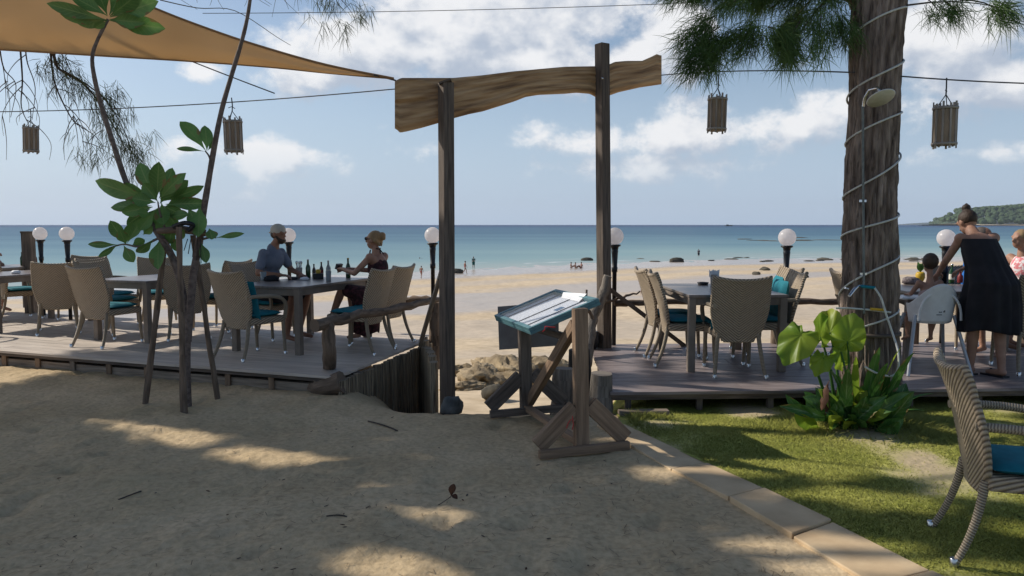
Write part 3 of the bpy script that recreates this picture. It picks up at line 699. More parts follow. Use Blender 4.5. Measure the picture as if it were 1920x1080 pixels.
for i in (0, nseg):
    for j in range(nr):
        a = i * n1 + j; fs.append((a, B0 + a, B0 + a + 1, a + 1) if i == 0 else (a, a + 1, B0 + a + 1, B0 + a))
uvs = [[uvv(k) for k in f] for f in fs]; mb.add(vs, fs, False, uvs); beam_o = mb.build('cross_beam', wood_beam, gate)
def bolt(px, py, off, r=.016):
    p = on_gate(px, py, off); Mx = (-gn).to_track_quat('Z', 'Y').to_matrix(); mb = MB(); mb.lathe([(0, 0.012), (r * .7, .012), (r, .006), (r, 0)][::-1], p, 10, Mx); mb.build('bolt', metal_m, gate)
bolt(834, 160, -.061); bolt(834, 170, -.061, .012); bolt(1129, 147, -.063, .012)
p = on_gate(836, 156, .0); mb = MB(); mb.beam(at(824, 158, LP.y - .02), at(846, 150, LP.y - .02), .13, .02); mb.build('post_cap', wood_dark, gate)
# braces
mb = MB(); mb.beam(at(829, 505, 7.7), at(788, 645, 8.75), .075, .04, up=(1, 0, 0)); mb.build('brace', wood_grey, gate, bevel=.004)
mb = MB(); mb.beam(at(1140, 540, 8.86), onz(1283, 648, DZ), .05, .13, up=(0, 1, 0)); mb.build('brace', wood_dark, gate, bevel=.005)

# ------------------------------------------------------------------ rustic rails
def log_path(pts, r, n=10, wob=.012, seed=0, sub=6):
    P = []; Rr = []; random.seed(seed)
    pts = [V(p) for p in pts]
    for a, b_ in zip(pts, pts[1:]):
        for i in range(sub):
            t = i / sub; P.append(a.lerp(b_, t))
    P.append(pts[-1])
    for i, p in enumerate(P):
        P[i] = p + V((0, random.uniform(-wob, wob), random.uniform(-wob, wob))); Rr.append((r[0] + (r[1] - r[0]) * i / len(P)) * random.uniform(.85, 1.15))
    return P, Rr
rail = thing('log_railing', 'low railing of crooked logs round the corner of the left deck', 'railing', (-1.6, 7.3, 0))
P_, R_ = log_path([at(590, 612, 7.1), at(660, 592, 7.55), at(740, 580, 8.3), at(822, 562, 9.3)], (.058, .036), seed=1); mb = MB(); mb.tube(P_, R_, 10); mb.build('log_rail', log_m, rail)
P_, R_ = log_path([at(838, 568, 9.65), at(790, 560, 9.75), at(748, 563, 9.9), at(690, 566, 10.1)], (.04, .045), seed=2); mb = MB(); mb.tube(P_, R_, 10); mb.build('log_rail', log_m, rail)
P_, R_ = log_path([onz(615, 712, .0) + V((0, .05, -.1)), at(618, 660, 7.25), at(614, 600, 7.25)], (.066, .055), seed=3); mb = MB(); mb.tube(P_, R_, 12); mb.build('rail_post', log_m, rail)
P_, R_ = log_path([at(814, 690, 9.5), at(815, 566, 9.5)], (.075, .07), seed=4); mb = MB(); mb.tube(P_, R_, 10); mb.build('rail_post', log_m, rail)
mb = MB(); mb.tube([onz(560, 720, 0) + V((0, 0, -.02)), onz(600, 738, 0) + V((0, 0, .05)), onz(640, 742, 0) + V((0, .05, .12))], [.04, .08, .11], 9); mb.build('fallen_log', log_m, rail)
rail = thing('log_railing', 'log railing along the seaward edge of the right deck', 'railing', (3, 9.05, 0))
P_, R_ = log_path([at(1150, 570, 9.0), at(1220, 566, 9.03), at(1500, 566, 9.1), at(1620, 565, 9.15), at(1990, 562, 9.3)], (.036, .042), wob=.008, seed=5); mb = MB(); mb.tube(P_, R_, 10); mb.build('log_rail', log_m, rail)
for px in (1456, 1716, 1925):
    p = at(px, 566, 9.12); mb = MB(); mb.tube([V((p.x, p.y, -.6)), V((p.x, p.y, .74))], [.06, .055], 9); mb.build('rail_post', log_m, rail)
# stumps and driftwood at the foot of the right gate post
for (px, py0, py1, Y, r, lab) in ((1056, 800, 690, 6.75, .095, 'tall grey log stump standing behind the menu stand'), (1127, 775, 700, 6.5, .10, 'short grey log stump at the corner of the right deck')):
    a = at(px - 3, py0, Y); b_ = at(px + 1, py1, Y); a.z = -.15; P_, R_ = log_path([a, b_], (r * 1.08, r * .92), wob=.005, seed=px, sub=5)
    mb = MB(); mb.tube(P_, R_, 14, bump=lambda i, k, p: 1 + .05 * noise.noise(V((k * .9, i * .2, 1)))); tag(mb.build('log_stump', stump_m), lab, 'stump')
a = at(1088, 700, 7.3); mb = MB(); mb.tube([V((a.x, a.y, -.3)), V((a.x, a.y, .05)), at(1086, 655, 7.3)], [.13, .12, .10], 12); tag(mb.build('charred_log', M('charred', (.012, .011, .011), (.03, .028, .026), 8, .8)), 'blackened log between the two grey stumps', 'log')
drift = thing('driftwood_branch', 'forked grey driftwood branch leaning against the right gate post', 'driftwood', (1.0, 8.2, .2))
P_, R_ = log_path([at(1094, 690, 7.9), at(1102, 640, 8.2), at(1110, 590, 8.5), at(1128, 560, 8.6), at(1140, 520, 8.65)], (.085, .05), wob=.02, seed=9); mb = MB(); mb.tube(P_, R_, 10); mb.build('limb', stump_m, drift)
for q in ([(1092, 640, 8.1), (1085, 600, 8.0), (1087, 565, 8.0)], [(1112, 600, 8.4), (1098, 570, 8.3), (1100, 545, 8.3)], [(1128, 566, 8.6), (1160, 560, 8.9), (1200, 548, 9.0)], [(1105, 625, 8.3), (1078, 640, 8.2), (1070, 620, 8.2)]):
    P_, R_ = log_path([at(*t) for t in q], (.02, .01), wob=.012, seed=q[0][0]); mb = MB(); mb.tube(P_, R_, 7); mb.build('twig', log_m, drift)
mb = MB(); a = at(1104, 655, 8.75); mb.lathe([(.09, 0), (.12, .05), (.12, .19), (.1, .2)], V((a.x, a.y, DZ)), 14); tag(mb.build('black_pot', black_pl), 'small black pot on the deck corner beside the right gate post', 'pot')

# ------------------------------------------------------------------ globe lamps
lamp = thing('globe_lamp', '', 'lamp', (0, 0, 0), 'globe lamps along the seaward edge of the decks', world=False)
mb = MB(); mb.lathe([(.026, -1.9), (.026, -.42), (.034, -.42), (.036, -.36), (.03, -.355), (.038, -.2), (.042, -.17), (.038, -.165), (.046, -.125), (.068, -.115), (.07, -.098), (.05, -.095)], n=14); mb.build('post', black_pl, lamp)
mb = MB(); mb.ell((0, 0, 0), .102, n=24); mb.build('globe', glass_globe, lamp)
LAMPS = [(75, 438, 12.0, 'globe lamp farthest left, beside the dark square post'), (125, 438, 11.4, 'second globe lamp from the left, above the empty chairs'),
         (541, 441, 10.95, 'globe lamp partly hidden behind the head of the man in the cap'), (811, 441, 9.75, 'globe lamp just left of the left gate post'),
         (1153, 443, 9.0, 'globe lamp just right of the right gate post'), (1476, 445, 9.05, 'globe lamp behind the right-hand table, left of the big trunk'),
         (1774, 446, 9.15, 'globe lamp behind the arm of the woman in black')]
for i, (px, py, Y, lab) in enumerate(LAMPS): place(lamp, i > 0, lab, at(px, py, Y), 0)
sp = thing('square_post', 'dark square post beside the leftmost globe lamp', 'post', at(52, 460, 12.3)); a = at(52, 434, 12.3); mb = MB(); mb.beam(V((a.x, a.y, -.9)), a, .145, .145); mb.build('shaft', wood_dark, sp, bevel=.006)
mb = MB(); mb.box(a + V((0, 0, -.012)), (.155, .155, .03)); mb.build('post_cap', wood_dark, sp)

# ------------------------------------------------------------------ wicker chair
def wicker():
    m, t, b, N, L = nodes('wicker'); tc = N('ShaderNodeTexCoord'); sp = N('ShaderNodeSeparateXYZ'); L(tc.outputs['Object'], sp.inputs[0])
    def mt(op, a, b=None, c=None):
        n = N('ShaderNodeMath'); n.operation = op
        for i, q in enumerate((a, b, c)):
            if q is None: continue
            if isinstance(q, (int, float)): n.inputs[i].default_value = q
            else: L(q, n.inputs[i])
        return n.outputs[0]
    # herringbone: strands run diagonally and change direction from column to column
    zig = mt('PINGPONG', mt('ADD', sp.outputs['X'], 1.0), .5)
    ph = mt('MULTIPLY', mt('ADD', mt('SUBTRACT', sp.outputs['Z'], mt('MULTIPLY', sp.outputs['Y'], .35)), mt('MULTIPLY', zig, -.8)), 2 * math.pi / .026)
    h = mt('ADD', mt('MULTIPLY', mt('SINE', ph), .5), .5)
    fine = mt('ADD', mt('MULTIPLY', mt('SINE', mt('MULTIPLY', mt('ADD', sp.outputs['X'], sp.outputs['Y']), 2 * math.pi / .0065)), .5), .5)
    hh = mt('POWER', h, .6)
    nz = N('ShaderNodeTexNoise'); nz.inputs['Scale'].default_value = 30; L(tc.outputs['Object'], nz.inputs['Vector'])
    f = mt('MULTIPLY', hh, mt('MULTIPLY_ADD', nz.outputs['Fac'], .7, .6))
    rp = N('ShaderNodeValToRGB'); rp.color_ramp.elements[0].color = (.15, .112, .078, 1); rp.color_ramp.elements[1].color = (.45, .355, .245, 1); rp.color_ramp.elements[0].position = .14; rp.color_ramp.elements[1].position = .85
    L(f, rp.inputs[0]); L(rp.outputs[0], b.inputs['Base Color']); b.inputs['Roughness'].default_value = .58
    bp = N('ShaderNodeBump'); bp.inputs['Strength'].default_value = .9; bp.inputs['Distance'].default_value = .006
    L(mt('ADD', hh, mt('MULTIPLY', fine, .15)), bp.inputs['Height']); L(bp.outputs[0], b.inputs['Normal']); return m
def wrapped():
    m, t, b, N, L = nodes('wrapped_rattan'); tc = N('ShaderNodeTexCoord'); sp = N('ShaderNodeSeparateXYZ'); L(tc.outputs['UV'], sp.inputs[0])
    w = N('ShaderNodeMath'); w.operation = 'MULTIPLY_ADD'; w.inputs[1].default_value = 2 * math.pi / .013; L(sp.outputs['X'], w.inputs[0])
    sk = N('ShaderNodeMath'); sk.operation = 'MULTIPLY'; sk.inputs[1].default_value = 60; L(sp.outputs['Y'], sk.inputs[0]); L(sk.outputs[0], w.inputs[2])
    s = N('ShaderNodeMath'); s.operation = 'SINE'; L(w.outputs[0], s.inputs[0]); r = N('ShaderNodeMapRange'); r.inputs[1].default_value = -1; L(s.outputs[0], r.inputs[0])
    rp = N('ShaderNodeValToRGB'); rp.color_ramp.elements[0].color = (.15, .115, .08, 1); rp.color_ramp.elements[1].color = (.46, .375, .265, 1); L(r.outputs[0], rp.inputs[0]); L(rp.outputs[0], b.inputs['Base Color'])
    b.inputs['Roughness'].default_value = .55; bp = N('ShaderNodeBump'); bp.inputs['Distance'].default_value = .004; bp.inputs['Strength'].default_value = .9; L(r.outputs[0], bp.inputs['Height']); L(bp.outputs[0], b.inputs['Normal']); return m
wick = wicker(); wrap = wrapped()
def bezier(p, n=8):
    p = [V(q) for q in p]; o = []
    for i in range(n + 1):
        t = i / n; q = p[:]
        while len(q) > 1: q = [a.lerp(b_, t) for a, b_ in zip(q, q[1:])]
        o.append(q[0])
    return o
def make_chair(arms=True):
    c = thing('wicker_chair', '', 'chair', (0, 0, 0), world=False)        # faces local +Y
    def bk(u, v):                                                          # curved back panel centre line
        x = (u - .5) * 2; hw = .195 + .06 * smooth(0, .55, v) - .06 * (1 - smooth(0, .2, v))
        z = .335 + .585 * v + .012 * (1 - x * x) * v * -1
        y = -.225 - .02 * v - .115 * v * v - .035 * (1 - x * x) * (.4 + .6 * v)
        return V((x * hw, y, z + (.02 * (abs(x) ** 3) if v > .8 else 0)))
    mb = MB(); nu, nv, th = 14, 20, .016
    mb.grid(lambda u, v: bk(u, v) + V((0, -th, 0)), nu, nv); mb.grid(lambda u, v: bk(1 - u, v) + V((0, th, 0)), nu, nv)
    rim = [bk(0, j / nv) for j in range(nv + 1)] + [bk(i / nu, 1) for i in range(1, nu + 1)] + [bk(1, 1 - j / nv) for j in range(1, nv + 1)] + [bk(1 - i / nu, 0) for i in range(1, nu + 1)]
    mb.tube(rim, .0185, 8, cap=False); mb.build('backrest', wick, c)
    mb = MB(); poly = [(-.235, .24), (.235, .24), (.22, -.23), (-.22, -.23)]
    mb.slab([V((x, y, .36)) for x, y in poly], (0, 0, .075)); mb.build('seat', wick, c, bevel=.018, recalc=True)
    mb = MB()
    def cush(u, v, top=True):
        x = (u - .5) * 2; y = (v - .5) * 2; s = 1 - .06 * (x * x + y * y - x * x * y * y); e = (1 - abs(x) ** 6) * (1 - abs(y) ** 6)
        return V((x * .225 * s, .005 + y * .225 * s, .462 + (.028 * e ** .5 if top else -.024 * e ** .5)))
    mb.grid(lambda u, v: cush(u, v), 14, 14); mb.grid(lambda u, v: cush(1 - u, v, False), 14, 14); mb.build('seat_cushion', teal_m, c)
    for s in (-1, 1):
        for pts in ([(s * .185, -.235, .40), (s * .20, -.25, .26), (s * .215, -.29, .12), (s * .235, -.36, .0)], [(s * .215, .215, .40), (s * .217, .222, .2), (s * .22, .235, 0)]):
            P = bezier(pts, 9); mb = MB(); mb.tube(P, [.0215 - .005 * i / 9 for i in range(10)], 8); l = mb.build('leg', wrap, c)
            q = P[-1]; mb = MB(); mb.lathe([(.0195, .0), (.0195, .035), (.0175, .038)], q, 10); mb.build('foot_cap', metal_m, l)
        if arms:
            P = bezier([(s * .235, -.30, .665), (s * .27, -.1, .675), (s * .275, .12, .66), (s * .27, .27, .655), (s * .235, .245, .52), (s * .228, .225, .40)], 16)
            mb = MB(); mb.tube(P, .021, 8); mb.build('armrest', wrap, c)
    return c
armchair = make_chair(True); used = [False]
sidechair = make_chair(False); used2 = [False]
def face(dx, dy): return math.atan2(-dx, dy)
def chair(x, y, dx, dy, label, z=DZ, arms=True, group='wicker chairs on the decks', cushion=True, s=1):
    pr, us = (armchair, used) if arms else (sidechair, used2)
    o = place(pr, us[0], label, (x, y, z), face(dx, dy), group, s); us[0] = True
    return o

# ------------------------------------------------------------------ tables
tab_m = M('table_top', (.145, .12, .105), (.24, .20, .175), 3, .32, .15, 10, coords='Object', stretch=(12, 1, 1), spec=.5, bdist=.001)
tleg_m = M('table_leg', (.15, .12, .095), (.25, .205, .165), 5, .6, .3, 14, rand=.06, bdist=.002)
def table(label, cx, cy, rz, L_, W_, z=DZ):
    t = thing('dining_table', label, 'table', (cx, cy, z), 'dining tables', world=False); t.rotation_euler = (0, 0, rz)
    mb = MB(); n = 7
    mb.box((0, 0, .735), (W_, L_, .03)); mb.build('tabletop', tab_m, t, bevel=.006)
    mb = MB()
    for s in (-1, 1):
        mb.box((s * (W_ / 2 - .035), 0, .685), (.03, L_ - .07, .07)); mb.box((0, s * (L_ / 2 - .035), .684), (W_ - .13, .03, .07))
    mb.build('apron', tleg_m, t)
    for sx in (-1, 1):
        for sy in (-1, 1):
            mb = MB(); mb.beam((sx * (W_ / 2 - .04), sy * (L_ / 2 - .04), 0), (sx * (W_ / 2 - .04), sy * (L_ / 2 - .04), .72), .07, .07, up=(0, 1, 0)); mb.build('leg', tleg_m, t, bevel=.005)
    return t
RT = math.atan2(-Ud.x, Ud.y)
T1 = V((-2.47, 9.10, 0)); table('dining table with bottles, between the man in a cap and the woman', T1.x, T1.y, RT, 1.5, .92)
T2 = V((-4.50, 9.95, 0)); table('empty dining table behind the tripod of poles', T2.x, T2.y, RT, 1.5, .88)
T3 = V((-6.87, 10.8, 0)); table('sunlit dining table cut by the left edge of the picture', T3.x, T3.y, RT, 1.5, .88)
T4 = V((-8.2, 12.3, 0)); table('farthest dining table on the left, with small bottles on it', T4.x, T4.y, RT, 1.5, .88)
T5 = V((2.155, 8.02, 0)); table('dining table on the right deck with a cup of napkins on it', T5.x, T5.y, .02, 1.42, .96)
T6 = V((4.78, 8.15, 0)); table('dining table behind the big trunk, where the family sits', T6.x, T6.y, R(90), 1.6, .92)
def loc(T, w_, u_): return T + Wd * w_ + Ud * u_
wn = (-Wd.x, -Wd.y)
# left deck
chair(-2.80, 8.27, .5, .86, 'wicker armchair at the near end of the couple\'s table, its back to the camera')
q = loc(T1, .86, -.25); chair(q.x, q.y, *wn, 'empty wicker chair with teal seat in front of the woman in the dark dress', arms=False)
qw = loc(T1, .80, .33); chair(qw.x, qw.y, *wn, 'wicker chair the woman in the dark dress sits on', arms=False)
qm = loc(T1, -.70, .22); chair(qm.x, qm.y, Wd.x, Wd.y, 'wicker armchair the man in the cap sits on')
chair(-4.78, 9.1, .34, .94, 'sunlit wicker chair with herringbone back and teal seat, nearest on the left deck', arms=False)
chair(-4.10, 9.66, -.40, .92, 'dark wicker chair seen behind the tripod of poles')
chair(-3.98, 10.35, *wn, 'dark wicker chair right of the tripod of poles, turned to the left', arms=False)
chair(-5.22, 9.98, Wd.x, Wd.y, 'wicker armchair behind the sunlit chair, facing the camera')
chair(-5.62, 10.75, Wd.x, Wd.y, 'wicker chair second row back above the sunlit chair')
chair(-5.05, 11.0, .5, -.86, 'wicker chair at the far end of the table behind the tripod', arms=False)
chair(-6.02, 10.12, -.5, .86, 'dark-backed wicker chair between the sunlit chair and the left-edge table')
chair(-6.55, 11.6, .1, -1, 'wicker chair at the far end of the left-edge table, below the leftmost lamps')
chair(-7.25, 9.72, .34, .94, 'wicker chair with bright teal seat cut by the left edge', arms=True)
chair(-7.42, 11.5, .6, .8, 'brown wicker chair back at the left edge in front of the bottles')
chair(-8.1, 11.3, .6, .8, 'wicker chair back at the very left edge behind the sunlit table')
# right deck
chair(1.80, 7.80, 1, -.05, 'front wicker chair of the two on the left side of the napkin table', arms=False)
chair(1.76, 8.36, 1, .05, 'rear wicker chair of the two on the left side of the napkin table', arms=False)
chair(2.13, 7.36, .06, 1, 'wicker armchair at the near end of the napkin table, its dark back to the camera')
chair(2.58, 7.88, -1, .05, 'front wicker chair on the right side of the napkin table', arms=True)
chair(2.76, 8.5, -1, -.12, 'rear wicker chair on the right side of the napkin table, below the lamp')
chair(3.82, 8.05, 1, .1, 'wicker chair with teal seat showing between the trunk and the high chair')
chair(5.05, 7.45, .15, 1, 'dark wicker chair right of the woman in black')
chair(5.25, 8.85, 0, -1, 'wicker chair the man in blue sits on')
# near chair on the lawn
chair(2.47, 3.58, .955, -.29, 'large wicker armchair on the lawn at the right edge, nearest the camera', z=.015, group=None)
# loose back cushions
def cushion(label, c, rx, rz, size=(.42, .40, .10)):
    mb = MB()
    def f(u, v, s):
        x = (u - .5) * 2; y = (v - .5) * 2; e = max(0, (1 - x ** 4) * (1 - y ** 4)) ** .5
        return V((x * size[0] / 2 * (1 - .07 * (1 - y * y) * 0), s * e * size[2] / 2, y * size[1] / 2))
    mb.grid(lambda u, v: f(u, v, 1), 12, 12); mb.grid(lambda u, v: f(1 - u, v, -1), 12, 12); o = mb.build('back_cushion', teal_m)
    o.location = c; o.rotation_euler = (rx, 0, rz); return tag(o, label, 'cushion', 'loose teal cushions')
cushion('teal cushion propped against the near end chair of the napkin table', (2.11, 7.20, .80), R(12), R(-6), (.44, .42, .11))
cushion('teal cushion standing on the front right chair of the napkin table', (2.76, 7.92, .83), R(10), R(88), (.40, .40, .10))
cushion('teal cushion standing on the rear right chair of the napkin table', (2.94, 8.52, .83), R(10), R(82), (.40, .40, .10))
cushion('teal cushion on the near end chair of the couple\'s table', (-2.86, 8.13, .80), R(12), face(.5, .86), (.44, .42, .10))
cushion('teal cushion hung over the chair back left of the man in the cap', (-3.32, 8.72, .93), R(4), face(Wd.x, Wd.y), (.22, .13, .10))
# ------------------------------------------------------------------ menu stand
MA = V((.49, 5.31, 0)); pa = V((.95, .312, 0)); aa = V((.312, -.95, 0)); MBp = MA - aa * 1.18
ms = thing('menu_stand', 'wooden A-frame stand holding a sloping blue-framed menu case, beside the path', 'menu stand', (MA.x, MA.y, 0))
def stick(name, a, b_, wd, ht, up=(0, 0, 1), mat=wood_tan, par=None, **k):
    mb = MB(); mb.beam(a, b_, wd, ht, up, **k); return mb.build(name, mat, par or ms, bevel=.005)
Z = lambda z: V((0, 0, z))
for C, top_, m_ in ((MA, 1.02, wood_tan), (MBp, .78, wood_dark)):
    stick('post', C + Z(.03), C + Z(top_) - pa * .02, .10, .065, up=aa, mat=m_)
    stick('base_plank', C - pa * .34 + Z(.03) + aa * .06, C + pa * .34 + Z(.035) + aa * .06, .045, .06, mat=m_)
    stick('brace', C - pa * .33 + Z(.07), C - pa * .05 + Z(.32), .05, .12, up=(0, 0, 1), mat=m_)
    stick('brace', C + pa * .34 + Z(.07), C + pa * .06 + Z(.34), .05, .12, up=(0, 0, 1), mat=m_)
stick('diagonal_strut', MBp + Z(.10) + pa * .03, MA + Z(.90) - pa * .03 - aa * .06, .055, .085, mat=wood_tan)
stick('floor_stretcher', MBp + Z(.05), MA + Z(.06) - aa * .03, .07, .045, mat=wood_tan)
stick('bearer_rail', MBp + Z(.74) + pa * .02, MA + Z(.78) - aa * .05 + pa * .02, .05, .05, mat=wood_dark)
# the case
TCn = V((.25, 5.945, .945)); tu = aa; tv = (pa * .54 + Z(.20)).normalized(); tn = tu.cross(tv).normalized()
if tn.z < 0: tn = -tn
def tp(u, v, n): return TCn + tu * u + tv * v + tn * n
blue_m = M('blue_paint', (.06, .15, .175), (.11, .23, .25), 8, .45, rand=.0)
hl, hw = .43, .29
def tbox(name, u0, u1, v0, v1, n0, n1, mat, par=ms, bevel=.003):
    mb = MB(); mb.slab([tp(u0, v0, n0), tp(u1, v0, n0), tp(u1, v1, n0), tp(u0, v1, n0)], tn * (n1 - n0)); return mb.build(name, mat, par, bevel=bevel, recalc=True)
case = tbox('menu_case', -hl, hl, -hw, hw, -.036, -.012, blue_m)
for (u0, u1, v0, v1) in ((-hl, hl, -hw, -hw + .035), (-hl, hl, hw - .035, hw), (-hl, -hl + .04, -hw + .036, hw - .036), (hl - .035, hl, -hw + .036, hw - .036)):
    tbox('case_rim', u0, u1, v0, v1, -.0115, .016, blue_m, case)
def menu_mat():
    m, t, b, N, L = nodes('printed_menu'); tc = N('ShaderNodeTexCoord'); mp = N('ShaderNodeMapping'); L(tc.outputs['UV'], mp.inputs[0])
    def mt(op, a, b=None):
        n = N('ShaderNodeMath'); n.operation = op
        for i, q in enumerate((a, b)):
            if q is None: continue
            if isinstance(q, (int, float)): n.inputs[i].default_value = q
            else: L(q, n.inputs[i])
        return n.outputs[0]
    sp = N('ShaderNodeSeparateXYZ'); L(mp.outputs[0], sp.inputs[0])
    rows_ = mt('GREATER_THAN', mt('SINE', mt('MULTIPLY', sp.outputs['Y'], 420)), .25)
    n = N('ShaderNodeTexNoise'); n.inputs['Scale'].default_value = 1; n.inputs['Detail'].default_value = 3; mp2 = N('ShaderNodeMapping'); mp2.inputs['Scale'].default_value = (140, 28, 1); L(tc.outputs['UV'], mp2.inputs[0]); L(mp2.outputs[0], n.inputs['Vector'])
    wd = mt('GREATER_THAN', n.outputs['Fac'], .47); f = mt('MULTIPLY', mt('MULTIPLY', rows_, wd), .55)
    mx = N('ShaderNodeMix'); mx.data_type = 'RGBA'; L(f, mx.inputs['Factor']); mx.inputs['A'].default_value = (.70, .72, .76, 1); mx.inputs['B'].default_value = (.12, .17, .25, 1)
    L(mx.outputs['Result'], b.inputs['Base Color']); b.inputs['Roughness'].default_value = .35; return m
menu_m = menu_mat()
mb = MB()
def sheetp(u0, u1, v0, v1, n0, lift=0):
    mb.grid(lambda s, t: tp(u0 + (u1 - u0) * s, v0 + (v1 - v0) * t, n0 + lift * (s * t)), 6, 6, uvf=lambda s, t: (v0 + (v1 - v0) * t, u0 + (u1 - u0) * s))
sheetp(-.385, .31, -.25, .235, -.009); mb.build('menu_sheet', menu_m, ms)
mb = MB(); mb.grid(lambda s, t: tp(.315 + .055 * s, -.25 + .48 * t, -.008 + .01 * t), 2, 6); mb.build('loose_sheet', paper_m, ms)
mb = MB(); mb.grid(lambda s, t: tp(-.15 + .36 * s, .215 + .03 * t + .05 * s * t, -.006 + .035 * t), 4, 4); mb.build('loose_sheet', paper_m, ms)
for u in (-.27, .02, .235): tbox('divider_strip', u - .003, u + .003, -.25, .25, -.0085, -.003, black_pl, ms, 0)
tbox('printed_picture', .12, .19, .03, .10, -.0085, -.0075, M('print_blue', (.05, .12, .22), None, rough=.4), ms, 0)
m, t, b, N_, L_k = nodes('clear_pane'); tr = N_('ShaderNodeBsdfTransparent'); gl = N_('ShaderNodeBsdfGlossy'); gl.inputs['Roughness'].default_value = .04; fr = N_('ShaderNodeFresnel'); fr.inputs[0].default_value = 1.25
mxs = N_('ShaderNodeMixShader'); mxs.inputs[0].default_value = .07; L_k(tr.outputs[0], mxs.inputs[1]); L_k(gl.outputs[0], mxs.inputs[2]); L_k(mxs.outputs[0], t.nodes['Material Output'].inputs[0]); pane_m = m
tbox('glass_pane', -hl + .05, hl - .06, -hw + .04, hw - .04, .011, .013, pane_m, ms, 0)
# back board hung on the far post, red string
mb = MB(); mb.slab([at(933, 575, 6.58), at(936, 656, 6.58), at(1047, 648, 6.50), at(1047, 566, 6.50)], (.004, .012, 0)); mb.build('back_board', M('grey_board', (.14, .13, .125), (.19, .18, .175), 10, .7), ms)
red_m = M('red_string', (.55, .03, .04), None, rough=.7)
mb = MB(); mb.tube([at(1041, 614, 5.42), at(1030, 613, 5.4), at(1022, 612, 5.4), at(1021, 619, 5.4), at(1017, 622, 5.4)], .004, 5); mb.build('red_string', red_m, ms)
mb = MB(); mb.tube([at(1071, 786, 5.2), at(1066, 792, 5.2), at(1062, 803, 5.2)], .003, 5); mb.tube([at(1073, 780, 5.2), at(1075, 796, 5.2), at(1073, 806, 5.2)], .003, 5); mb.build('red_string', red_m, ms)
mb = MB(); p = G(1030, 727); mb.grid(lambda u, v: V((p.x - .25 + .5 * u, p.y - .2 + .4 * v, p.z + .05 + .06 * math.sin(u * 7 + v * 3))), 10, 8); tag(mb.build('towel', M('turquoise_towel', (.03, .42, .55), (.05, .52, .62), 9, .9)), 'turquoise towel lying on the sand beyond the menu stand', 'towel')

# ------------------------------------------------------------------ wires and lanterns
def sag(a, b_, s, n=16): return [a.lerp(b_, i / n) + V((0, 0, -s * 4 * (i / n) * (1 - i / n))) for i in range(n + 1)]
def wire(label, pts, r=.006):
    mb = MB(); mb.tube(pts, r, 5); return tag(mb.build('wire', wire_m), label, 'wire')
wl = at(740, 167, 7.2); wire('wire running left from the slab over the sea, holding the left lanterns', sag(at(-60, 210, 9.3), at(740, 167, 7.2), .05), .0055)
wire('wire running from the slab to the trunk, through the needles', sag(at(1240, 141, 9.3), at(1602, 136, 6.2), -.03), .006)
wire('wire running from the trunk to the right picture edge', sag(at(1688, 143, 6.15), at(1990, 158, 6.5), .01), .006)
wire('cord tying the sail tip to the slab end', [at(700, 140, 7.12), at(742, 151, 7.2)], .008)
wire('thin cable across the top of the sky', sag(at(380, 25, 16), at(1330, 4, 16), .05), .007)
wire('cord running down behind the sail to the lantern wire', sag(at(60, -10, 8.2), at(515, 175, 7.75), .02), .006)
lan = thing('bamboo_lantern', '', 'lantern', (0, 0, 0), 'hanging bamboo lanterns', world=False)     # origin at the wire
mb = MB()
random.seed(4)
for k in range(10):
    a = 2 * math.pi * k / 10; c = V((math.cos(a) * .088, math.sin(a) * .088, 0)); z0 = -.20 + (.012 if k % 2 else -.004); z1 = -.565 + (.012 if k % 2 else -.004)
    mb = MB(); mb.beam(c + Z(z0), c + Z(z1), .015, .010, up=c.normalized()); mb.build('bamboo_slat', bamboo_m, lan)
mb = MB(); mb.lathe([(.084, -.545), (.084, -.225)], n=18); mb.build('lining', bamboo_in, lan)
for z in (-.24, -.53):
    mb = MB(); mb.lathe([(.094, z - .01), (.098, z - .01), (.098, z + .01), (.094, z + .01), (.094, z - .01)], n=18); mb.build('hoop', bamboo_m, lan)
mb = MB()
for k in range(3):
    a = 2.1 * k; mb.tube([V((math.cos(a) * .07, math.sin(a) * .07, -.235)), V((0, 0, -.13))], .004, 5)
mb.tube([V((0, 0, -.14)), V((.006, 0, -.07)), V((0, 0, .005))], .006, 5); mb.tube([V((-.035, 0, -.10)), V((0, 0, -.085)), V((.03, 0, -.105))], .004, 5); mb.build('hanging_cord', wire_m, lan)
for i, (px, py, Y, lab, s) in enumerate(((57, 206, 9.0, 'bamboo lantern at the far left among the bare twigs', .88), (434, 184, 8.0, 'bamboo lantern right of the thin sapling stem, under the sail', 1.0), (1347, 140, 8.3, 'bamboo lantern hanging under the needle branch left of the trunk', 1.08), (1775, 147, 6.3, 'bamboo lantern right of the trunk, above the woman in black', .98))):
    o = place(lan, i > 0, lab, at(px, py, Y), .3 * i, scale=s)
    o.rotation_euler = (0, R((2, -1, 1, -2)[i]), .3 * i)

